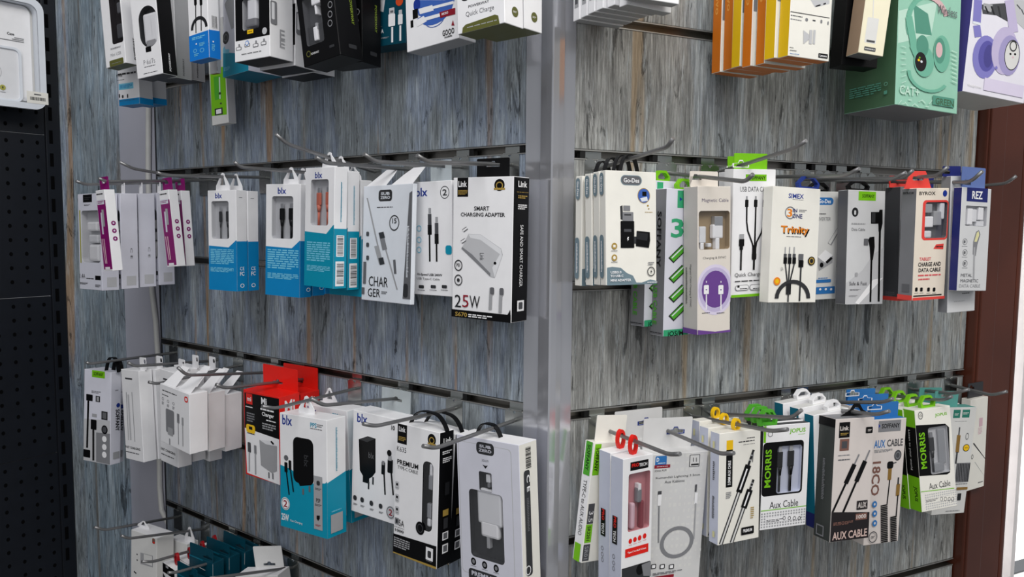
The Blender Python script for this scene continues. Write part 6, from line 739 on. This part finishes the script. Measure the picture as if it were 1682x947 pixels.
COPIES = {
'A1b':('A1','second white window box from the front on the far left middle hook'),
'A1c':('A1','third white window box from the front on the far left middle hook'),
'A1d':('A1','rearmost white window box on the far left middle hook, below the two purple boxes'),
'A5':('A2','front one of the two slim purple cable boxes hanging close together'),
'A6':('A2','rear one of the two slim purple cable boxes hanging close together'),
'B1b':('B1','white and blue cable box behind the leftmost one, only its right side showing'),
'B2b':('B2','second white and blue box on the hook of the middle blue group'),
'B2c':('B2','third white and blue box on the hook of the middle blue group, nearest the wall'),
'B3b':('B3','second white and turquoise cable box, with barcodes on its side'),
'B3c':('B3','third white and turquoise cable box, squeezed behind the CHARGER box'),
'Q1b':('Q1','box with black strap half hidden behind the leftmost lower row box'),
'Q2b':('Q2','plain white box behind the second one from the left in the lower row'),
'Q4':('Q2','white box printed FAST CHARGING hanging lowest, under the short white box with red icon'),
'Q4b':('Q2','white box bottom showing under the second short white box'),
'Q4c':('Q2','white box bottom showing under the third short white box'),
'Q3c':('Q3b','third short white charger box, touching the red box'),
'R2':('R1','red charger box behind the front red one, mostly its tall red card showing'),
'S2':('S1','turquoise bottomed charger box behind the one with the large black plug'),
'V2':('V1','black strapped white box behind the PREMIUM cable box, mostly its top showing'),
'F3':('F4','second white adapter box from the front of the four-box stack beside the post'),
'F2':('F4','third white adapter box from the front of the four-box stack beside the post'),
'F1':('F4','rearmost white adapter box of the stack touching the metal post'),
'G0':('G1','rear grey cable box with green print, lower edge showing under the adapter boxes'),
'I2':('I','rear USB DATA CABLE box, only a green card corner and left edge showing'),
'X1':('X2','second red ringed white box, tucked beside the front one with the red window'),
'Y2':('Y1','pale patterned box behind the front one, only its header card showing beside the post'),
'Z2':('Z3','second yellow ringed aux cable box from the front'),
'Z1':('Z3','rearmost yellow ringed aux cable box'),
'AA2':('AA3','second green looped aux cable box in the left stack'),
'AA1':('AA3','rearmost green looped aux cable box in the left stack'),
'BB2':('BB3','second white looped teal box from the front'),
'BB1':('BB3','rearmost white looped teal box'),
'DD2':('DD3','second blue carded aux cable box behind the front one'),
'DD1':('DD3','rearmost blue carded aux cable box'),
'EE2':('EE','second green looped box in the right stack, its green edge showing at the lower left'),
'EE3':('EE','third green looped box in the right stack, only its loop clearly showing'),
'EE4':('EE','rearmost green looped box in the right stack'),
'FF2':('FF','second teal carded box behind the one with the gold plug, mostly its card showing'),
'T2c':('T2b','second grey sided box behind the oval window box, touching the blue padlock shaped box'),
'T3b':('T3','second box with blue bottom band, behind and right of the first'),
'T7b':('T7','second black framed charger box, only its right side and dark base showing'),
'T7c':('T7','third black framed charger box, nearest the wall'),
'T8b':('T8','rear black cable box, touching the dark teal USB 2.1A box'),
'T11b':('T11','rear Quick Charge box, touching the metal post'),
'U5':('U6','second fanned white box from the front in the top row'),
'U4':('U6','third fanned white box from the front in the top row'),
'U3':('U6','fourth fanned white box from the front in the top row'),
'U2b':('U6','fifth fanned white box from the front in the top row'),
'U2':('U6','sixth fanned white box from the front in the top row'),
'U1':('U6','rearmost fanned white box, touching the metal post'),
'V2r':('V1r','second red ringed box from the front in the bottom row'),
'V3r':('V1r','third red ringed box from the front in the bottom row'),
'V4r':('V1r','rearmost red ringed box in the bottom row'),
'TL1':('TL2','front dark teal carded box in the bottom row, partly below the frame'),
'TL3':('TL2','third dark teal carded box from the front in the bottom row'),
'TL4':('TL2','fourth dark teal carded box from the front in the bottom row'),
}
CABLE = [(.893,.90),(.893,.40),(.889,.238),(.899,.09),(.901,-.06),(.898,-.125),(.888,-.18),(.884,-.24),(.885,-.31),(.888,-.40),(.891,-.495),(.887,-.54),(.868,-.556),(.852,-.572)]
CASE_N, CASE_Z = .066, .2135

# ---------------------------------------------------------------- the setting
WOOD_L = weathered_wood('weathered_boards_left', (120,127,131), (116,126,140), (146,114,76), 0., 1.18)
WOOD_R = weathered_wood('weathered_boards_right', (130,131,129), (124,129,132), (138,120,94), 5.3, 1.22)
WOOD_P = weathered_wood('weathered_boards_post', (138,150,158), (126,142,154), (112,104,94), 9.1, 1.08)
ALU = metal('aluminium', (.62, .63, .67), .16, (1, 1, .15), .12, .72)
CHAN = metal('groove_channel', (.30, .285, .26), .35, (1, 1, 1), .2)
LIP = metal('groove_lip', (.34, .34, .33), .45, (1, 1, 1), .1, .7)
ZINC = metal('zinc_plate', (.56, .58, .56), .25, (1, 1, 1), .12)
WIRE = metal('steel_wire', (.25, .25, .255), .38, (1, 1, 1), .10, .7)
GAP_SHADE = plain('gap_shade_black', (10, 10, 11), .45)

def wall_frame(side, name, kind='structure'):
    o = at(side, 0, 0, 0); a = TAN[side]
    return o, math.atan2(a.y, a.x), (1 if side == 'L' else -1)
def place_wall(mb, side, name):
    o, a, sg = wall_frame(side, name); ob = mb.build(name); ob.location = o; ob.rotation_euler = (0, 0, a); return tag(ob, kind='structure')
def slatwall(side, s0, s1, wood, name, tname):
    sg = 1 if side == 'L' else -1; zg = GROOVE[side]; m = MB(); t = MB()
    for k in range(-5, 9):
        top = zg-.15*k-.0115; bot = zg-.15*(k+1)
        bot = max(bot, -Z0)
        if top-bot < .01: continue
        m.box(((s0+s1)/2, -sg*.006, (top+bot)/2), (s1-s0, .012, top-bot), wood, .0008)
        zc = zg-.15*k
        if zc-.0115 > -Z0:
            t.box(((s0+s1)/2, -sg*.0132, zc-.00575), (s1-s0, .0012, .0135), CHAN)          # channel back
            t.box(((s0+s1)/2, -sg*.0065, zc-.0008), (s1-s0, .0115, .0006), CHAN)           # upper flange
            t.box(((s0+s1)/2, -sg*.0065, zc-.0109), (s1-s0, .0115, .0008), CHAN)           # lower flange
            t.box(((s0+s1)/2, sg*.0002, zc-.0012), (s1-s0, .0012, .0014), LIP)             # bright lips
            t.box(((s0+s1)/2, sg*.0002, zc-.0112), (s1-s0, .0012, .0012), LIP)
    m.box(((s0+s1)/2, -sg*.022, (.9-Z0)/2), (s1-s0, .016, .9+Z0), CHAN)
    place_wall(m, side, name); place_wall(t, side, tname)
slatwall('L', .035, .848, WOOD_L, 'wall_left', 'trim_1')
slatwall('R', .026, .7186, WOOD_R, 'wall_right', 'trim_2')

# metal corner post: two flanges and a ridged nose, one extrusion
m = MB(); prof = []
def pl(side, s, n): p = at(side, s, n, 0); return (p.x, p.y)
prof = [pl('L', .0355, -.006), pl('L', .0355, .0022), pl('L', .0125, .0022), pl('L', .0125, .006), pl('L', .003, .0085)]
c0 = at('L', 0, 0, 0); bis = (NOR['L']+NOR['R']).normalized()
for a in (-60, -30, 0, 30, 60):
    v = Vector((bis.x*math.cos(math.radians(a))-bis.y*math.sin(math.radians(a)), bis.x*math.sin(math.radians(a))+bis.y*math.cos(math.radians(a))))
    prof.append((c0.x+bis.x*.0095+v.x*.0022, c0.y+bis.y*.0095+v.y*.0022))
prof += [pl('R', .003, .0085), pl('R', .0105, .006), pl('R', .0105, .0022), pl('R', .0265, .0022), pl('R', .0265, -.006)]
m.plate([prof], lambda x, y, t: (x, y, t), .9+Z0, ALU)
tag(m.build('trim_3'), kind='structure')

# recessed pale strip, boarded post and steel back panel at the far left
m = MB(); m.box((.933, -.024, (.9-Z0)/2), (.175, .012, .9+Z0), plain('pale_board', (176, 177, 188), .45, .3, 9, .05)); place_wall(m, 'L', 'wall_back')
m = MB(); m.box((.8495, -.012, (.9-Z0)/2), (.003, .026, .9+Z0), plain('dark_edge', (40, 42, 46), .5)); place_wall(m, 'L', 'trim_4')
m = MB(); m.box((1.0965, -.012, (.9-Z0)/2), (.157, .026, .9+Z0), WOOD_P, .001); m.box((1.181, .004, (.9-Z0)/2), (.012, .036, .9+Z0), WOOD_L, .0008); place_wall(m, 'L', 'trim_5')
STEEL = plain('dark_steel', (17, 21, 29), .45, .35, 40, .12); STEEL2 = plain('dark_steel_hole', (2, 2, 3), .9, .1)
m = MB()
m.box((1.181, .036, (.9-Z0)/2), (.010, .026, .9+Z0), STEEL, .001)                       # slotted upright
for i in range(34):
    z = .80-i*.045; m.box((1.1758, .040, z), (.0012, .0065, .026), STEEL2)
for z0, z1 in ((.174, .83), (-.1458, .1728), (-.4668, -.147), (-1.30, -.468)):
    m.box((1.184, .55, (z0+z1)/2), (.010, 1.0, z1-z0), STEEL, .0004)
    n = .064
    while n < .30:
        z = z1-.016
        while z > z0+.008:
            c = [(1.1788, n+.0034*math.cos(k*math.pi/4), z+.0042*math.sin(k*math.pi/4)) for k in range(8)]
            m.add(c, [tuple(range(8))], STEEL2); z -= .0272
        n += .0272
place_wall(m, 'L', 'wall_side')

# brown door post, daylight opening, floor
MAHOG = plain('mahogany', (80, 40, 28), .32, .45, 6, .22)
m = MB()
m.box((.7655, .010, (.9-Z0)/2), (.089, .05, .9+Z0), MAHOG, .003); m.box((.742, -.0155, (.9-Z0)/2), (.036, .006, .9+Z0), MAHOG, .002)
m.box((.8165, .014, (.9-Z0)/2), (.012, .058, .9+Z0), MAHOG, .004); m.box((.830, .020, (.9-Z0)/2), (.014, .05, .9+Z0), plain('dark_mahogany', (34, 20, 18), .4), .002)
place_wall(m, 'R', 'door_1')
m = MB(); fr = plain('white_paint', (226, 222, 222), .45)
m.box((.846, .03, (.9-Z0)/2), (.016, .04, .9+Z0), fr, .002); m.box((1.10, .03, -.62), (.52, .035, .03), fr); m.box((.905, .035, (.9-Z0)/2), (.010, .03, .9+Z0), fr)
day = bpy.data.materials.new('daylight'); day.use_nodes = True
bs = day.node_tree.nodes['Principled BSDF']; bs.inputs['Base Color'].default_value = (.9, .9, .9, 1); bs.inputs['Emission Color'].default_value = (1, .98, .96, 1); bs.inputs['Emission Strength'].default_value = 1.6
m.box((1.12, .07, .18), (.56, .004, 1.55), day); m.box((1.12, .07, -.97), (.56, .004, .70), plain('street_grey', (120, 122, 126), .6))
place_wall(m, 'R', 'window_1')
m = MB(); m.box((0, 0, -.01), (4, 4, .02), plain('floor_tile', (120, 118, 114), .5, .4, 3, .08)); tag(m.build('floor'), kind='structure')

# white cable running down the pale strip
m = MB(); cp = CABLE
m.tube([at('L', s+.004, -.0125, z) for s, z in cp], .0048, plain('white_cable', (206, 206, 202), .45), 10)
tag(m.build('power_cable'), 'white power cable running down the pale strip left of the slatted panel', 'cable')

# ---------------------------------------------------------------- wire hooks
def hook(key):
    side, s, zb, ne, ze, nt, zt = HK[key]
    r = empty('display_hook', at(side, s, 0, zb), (0, 0, TURN[side]))
    tag(r, HOOK_LABELS[key], 'hook', 'wire hooks on the slatted walls')
    w = MB(); pts = [(0, -.001, 0)]; n = 5
    e = Vector((0, -ne, ze-zb)); b = Vector((0, -.002, 0)); t = Vector((0, -nt, zt-zb))
    d1 = (b-e).normalized(); d2 = (t-e).normalized(); L = min(.008, (t-e).length*.5)
    pts = [b]
    A = e+d1*L; B = e+d2*L
    for i in range(n+1):
        q = i/n; pts.append(A*(1-q)**2+e*2*q*(1-q)+B*q*q)
    pts.append(t); w.tube(pts, .0023, WIRE, 8); w.build('wire', r)
    p = MB(); hw = .0138
    o = [(-hw, -.024), (hw, -.024), (hw, .010), (hw-.003, .0118), (.0035, .0118), (0, .0080), (-.0035, .0118), (-hw+.003, .0118), (-hw, .010)]
    p.plate([o], lambda x, z, q: (x, -.0009-q, z), .0010, ZINC); p.box((0, .004, .0165), (.021, .0012, .0085), ZINC)
    p.box((0, .0016, .0128), (.021, .0055, .0010), ZINC); p.build('mounting_plate', r)
    c = MB(); sx = 1 if side == 'L' else -1
    c.box((sx*.0155, .0045, .0165), (.007, .008, .0085), GAP_SHADE, .0006); c.build('groove_gap_shade', r)  # solid black block stands in for the shadowed gap beside the plate
for k in HK: hook(k)

# ---------------------------------------------------------------- boxed goods on the hooks
ROOT = {}
for k, d in ART.items(): ROOT[k] = Carton(k, d, None).root
for k, (src, label) in COPIES.items():
    c = copy_tree(ROOT[src]); side, s, n, z, yaw, tilt, lean, w, h, dd = P[k]
    c.location = at(side, s, n, z); c.rotation_euler = (lean, tilt, TURN[side]+yaw); c['label'] = label; ROOT[k] = c

# clear phone case pack on the steel panel
def case_pack():
    ax = -NOR['L']; yaw = math.atan2(ax.y, ax.x)
    r = empty('phone_case_pack', at('L', 1.126, .150, CASE_Z), (0, 0, yaw))
    tag(r, 'clear blister pack with a transparent phone case and price sticker on the dark steel wall', 'package')
    w, h = .225, .205; x1 = .150-CASE_N          # right edge
    X0 = x1-w
    pale = card('ICE'); pal2 = card('WG'); fn = lambda o: (lambda x, y, t: (x, o-t, y))
    b = MB(); R0 = rrect(X0+w/2, h/2, w, h, .022, 8); R1 = rrect(X0+w/2, h/2, w-.022, h-.022, .016, 8)
    b.plate([R0, list(reversed(R1))], fn(0), .004, pale); b.plate([rrect(X0+w/2, h/2, w-.004, h-.004, .02, 8)], fn(.022), .001, pal2)
    n = len(R1); b.add([(x, -.004, y) for x, y in R1]+[(x, .020, y) for x, y in R1], [(i, (i+1) % n, n+(i+1) % n, n+i) for i in range(n)], pale)
    R2 = rrect(X0+w/2, h/2, w-.006, h-.006, .02, 8); b.add([(x, .001, y) for x, y in R2]+[(x, .023, y) for x, y in R2], [(i, (i+1) % n, n+(i+1) % n, n+i) for i in range(n)], card('G8'))
    b.build('blister_tray', r)
    c = MB(); cx = x1-.012-.095
    for (a, bb, ww, hh, rr, o, th) in ((cx, h/2+.002, .182, .176, .014, .020, .003),): c.plate([rrect(a, bb, ww, hh, rr, 8)], fn(o), th, card('W'))
    P1 = rrect(cx+.028, .062, .088, .100, .012, 8); P2 = rrect(cx+.028, .062, .080, .092, .009, 8)
    c.plate([P1, list(reversed(P2))], fn(.016), .004, pale); c.plate([rrect(cx+.028, .062, .081, .093, .009, 8)], fn(.0165), .0008, card('W2'))
    P3 = rrect(cx-.025, .155, .036, .042, .010, 6); c.plate([P3, list(reversed(rrect(cx-.025, .155, .031, .037, .008, 6)))], fn(.016), .004, card('G8'))
    for zz in (.142, .156, .169): c.plate([ell(cx-.018, zz, .006, .006, 16), list(reversed(ell(cx-.018, zz, .004, .004, 16)))], fn(.0155), .001, card('G7'))
    c.build('phone_case', r)
    t = MB()
    def txt(s, x, y, ww, hh, col, o, bold=0):
        vs, fs = glyphs(s, bold); t.add([(x+(a-.5)*ww, o, y+(q-.5)*hh) for a, q in vs], fs, card(col))
    txt('Case', cx+.057, .137, .012, .005, 'G3', .0164, 1)
    for i, (zz, l) in enumerate(((.131, .016), (.128, .020), (.125, .040))): t.box((x1-.040-l/2+.012, .0164, zz), (l, .0002, .0012), card('G5'))
    C = (cx+.022, .064); t.plate([ell(*C, .0165, .0165, 28), list(reversed(ell(*C, .0160, .0160, 28)))], fn(.0150), .0002, card('G7'))
    txt('Card Case', C[0], C[1]-.003, .022, .004, 'G4', .0149, 1); txt('2 in', C[0], C[1]-.009, .010, .0035, 'G4', .0149, 1)
    for i in range(14):
        a = math.radians(150-i*9); t.box((C[0]+.0135*math.cos(a), .0149, C[1]+.0135*math.sin(a)), (.0013, .0002, .0016), card('G4'))
    for i in (-1, 0, 1): t.plate([ell(C[0]+i*.0175, .036, .0050, .0050, 18)], fn(.0149), .0002, card('YELG')); t.box((C[0]+i*.0175, .0146, .036), (.002, .0002, .004), card('G3')); t.box((C[0]+i*.0175, .0148, .028), (.009, .0002, .001), card('G7'))
    t.build('printed_marks', r)
    k = MB(); k.box((x1-.0165, -.0044, .022), (.037, .0004, .022), card('WRM')); rnd = random.Random(3); x = x1-.029
    while x < x1-.003: q = rnd.choice((.0006, .001, .0014)); k.box((x, -.0048, .020), (q, .0002, .006), card('G3')); x += q+rnd.choice((.0006, .0012))
    k.box((x1-.0165, -.0048, .028), (.012, .0002, .002), card('G4')); k.build('price_sticker', r)
    hx = X0+w/2; g = MB()
    g.plate([rrect(hx, h+.012, .05, .030, .006, 5), list(reversed(rrect(hx, h+.016, .018, .007, .0034, 4)))], fn(.012), .0012, pale); g.build('hang_tab', r)
    q = empty('display_hook', at('L', 1.1785, .150-hx, CASE_Z+h+.0150), (0, 0, yaw)); tag(q, 'peg hook on the dark steel wall holding the phone case pack', 'hook', 'wire hooks on the slatted walls')
    e = MB(); e.tube([(0, 0, 0), (0, -.066, 0), (0, -.072, .002), (0, -.080, .010)], .0023, WIRE, 8); e.build('wire', q)
    e = MB(); e.box((0, -.0008, 0), (.022, .0014, .030), ZINC, .0005); e.build('mounting_plate', q)
case_pack()

# ---------------------------------------------------------------- light and camera
def area(name, loc, target, sx, sy, power, col):
    l = bpy.data.lights.new(name, 'AREA'); l.shape = 'RECTANGLE'; l.size = sx; l.size_y = sy; l.energy = power; l.color = col
    o = bpy.data.objects.new(name, l); COL.objects.link(o); o.location = loc
    o.rotation_euler = (Vector(target)-Vector(loc)).to_track_quat('-Z', 'Y').to_euler(); return o
area('ceiling_panel_light', (-.25, -.15, Z0+1.25), (-.1, .55, Z0-.2), 1.3, .5, 17, (1, .99, 1))
area('ceiling_panel_light', (.75, -.25, Z0+1.25), (.55, .8, Z0-.2), 1.0, .5, 13.5, (1, .97, .90))
area('shop_window_light', (2.2, -.5, Z0+1.75), (.2, .7, Z0), 1.2, 1.2, 17, (1, .97, .92))
area('front_fill_light', (-.5, -2.6, Z0+.9), (0, .8, Z0), 3.0, 1.6, 28, (1, .99, 1))  # fill lamp added behind the camera to brighten fronts and window recesses
w = bpy.data.worlds.new('room'); SC.world = w; w.use_nodes = True
w.node_tree.nodes['Background'].inputs[0].default_value = (.92, .95, 1, 1); w.node_tree.nodes['Background'].inputs[1].default_value = .24

cam = bpy.data.cameras.new('camera'); co = bpy.data.objects.new('camera', cam); COL.objects.link(co)
cam.sensor_width = 36; cam.lens = 36*1251.07/1682; cam.clip_start = .01
pitch, roll = math.radians(4.6281), math.radians(.48124)
F = Vector((0, math.cos(pitch), -math.sin(pitch))); R0 = Vector((1, 0, 0)); U0 = R0.cross(F)
R = R0*math.cos(roll)+U0*math.sin(roll); U = U0*math.cos(roll)-R0*math.sin(roll)
co.matrix_world = Matrix(((R.x, U.x, -F.x, 0), (R.y, U.y, -F.y, 0), (R.z, U.z, -F.z, Z0), (0, 0, 0, 1)))
SC.camera = co
vs = SC.view_settings; vs.view_transform = 'Standard'; vs.look = 'None'; vs.exposure = 0; vs.gamma = 1; vs.use_curve_mapping = False
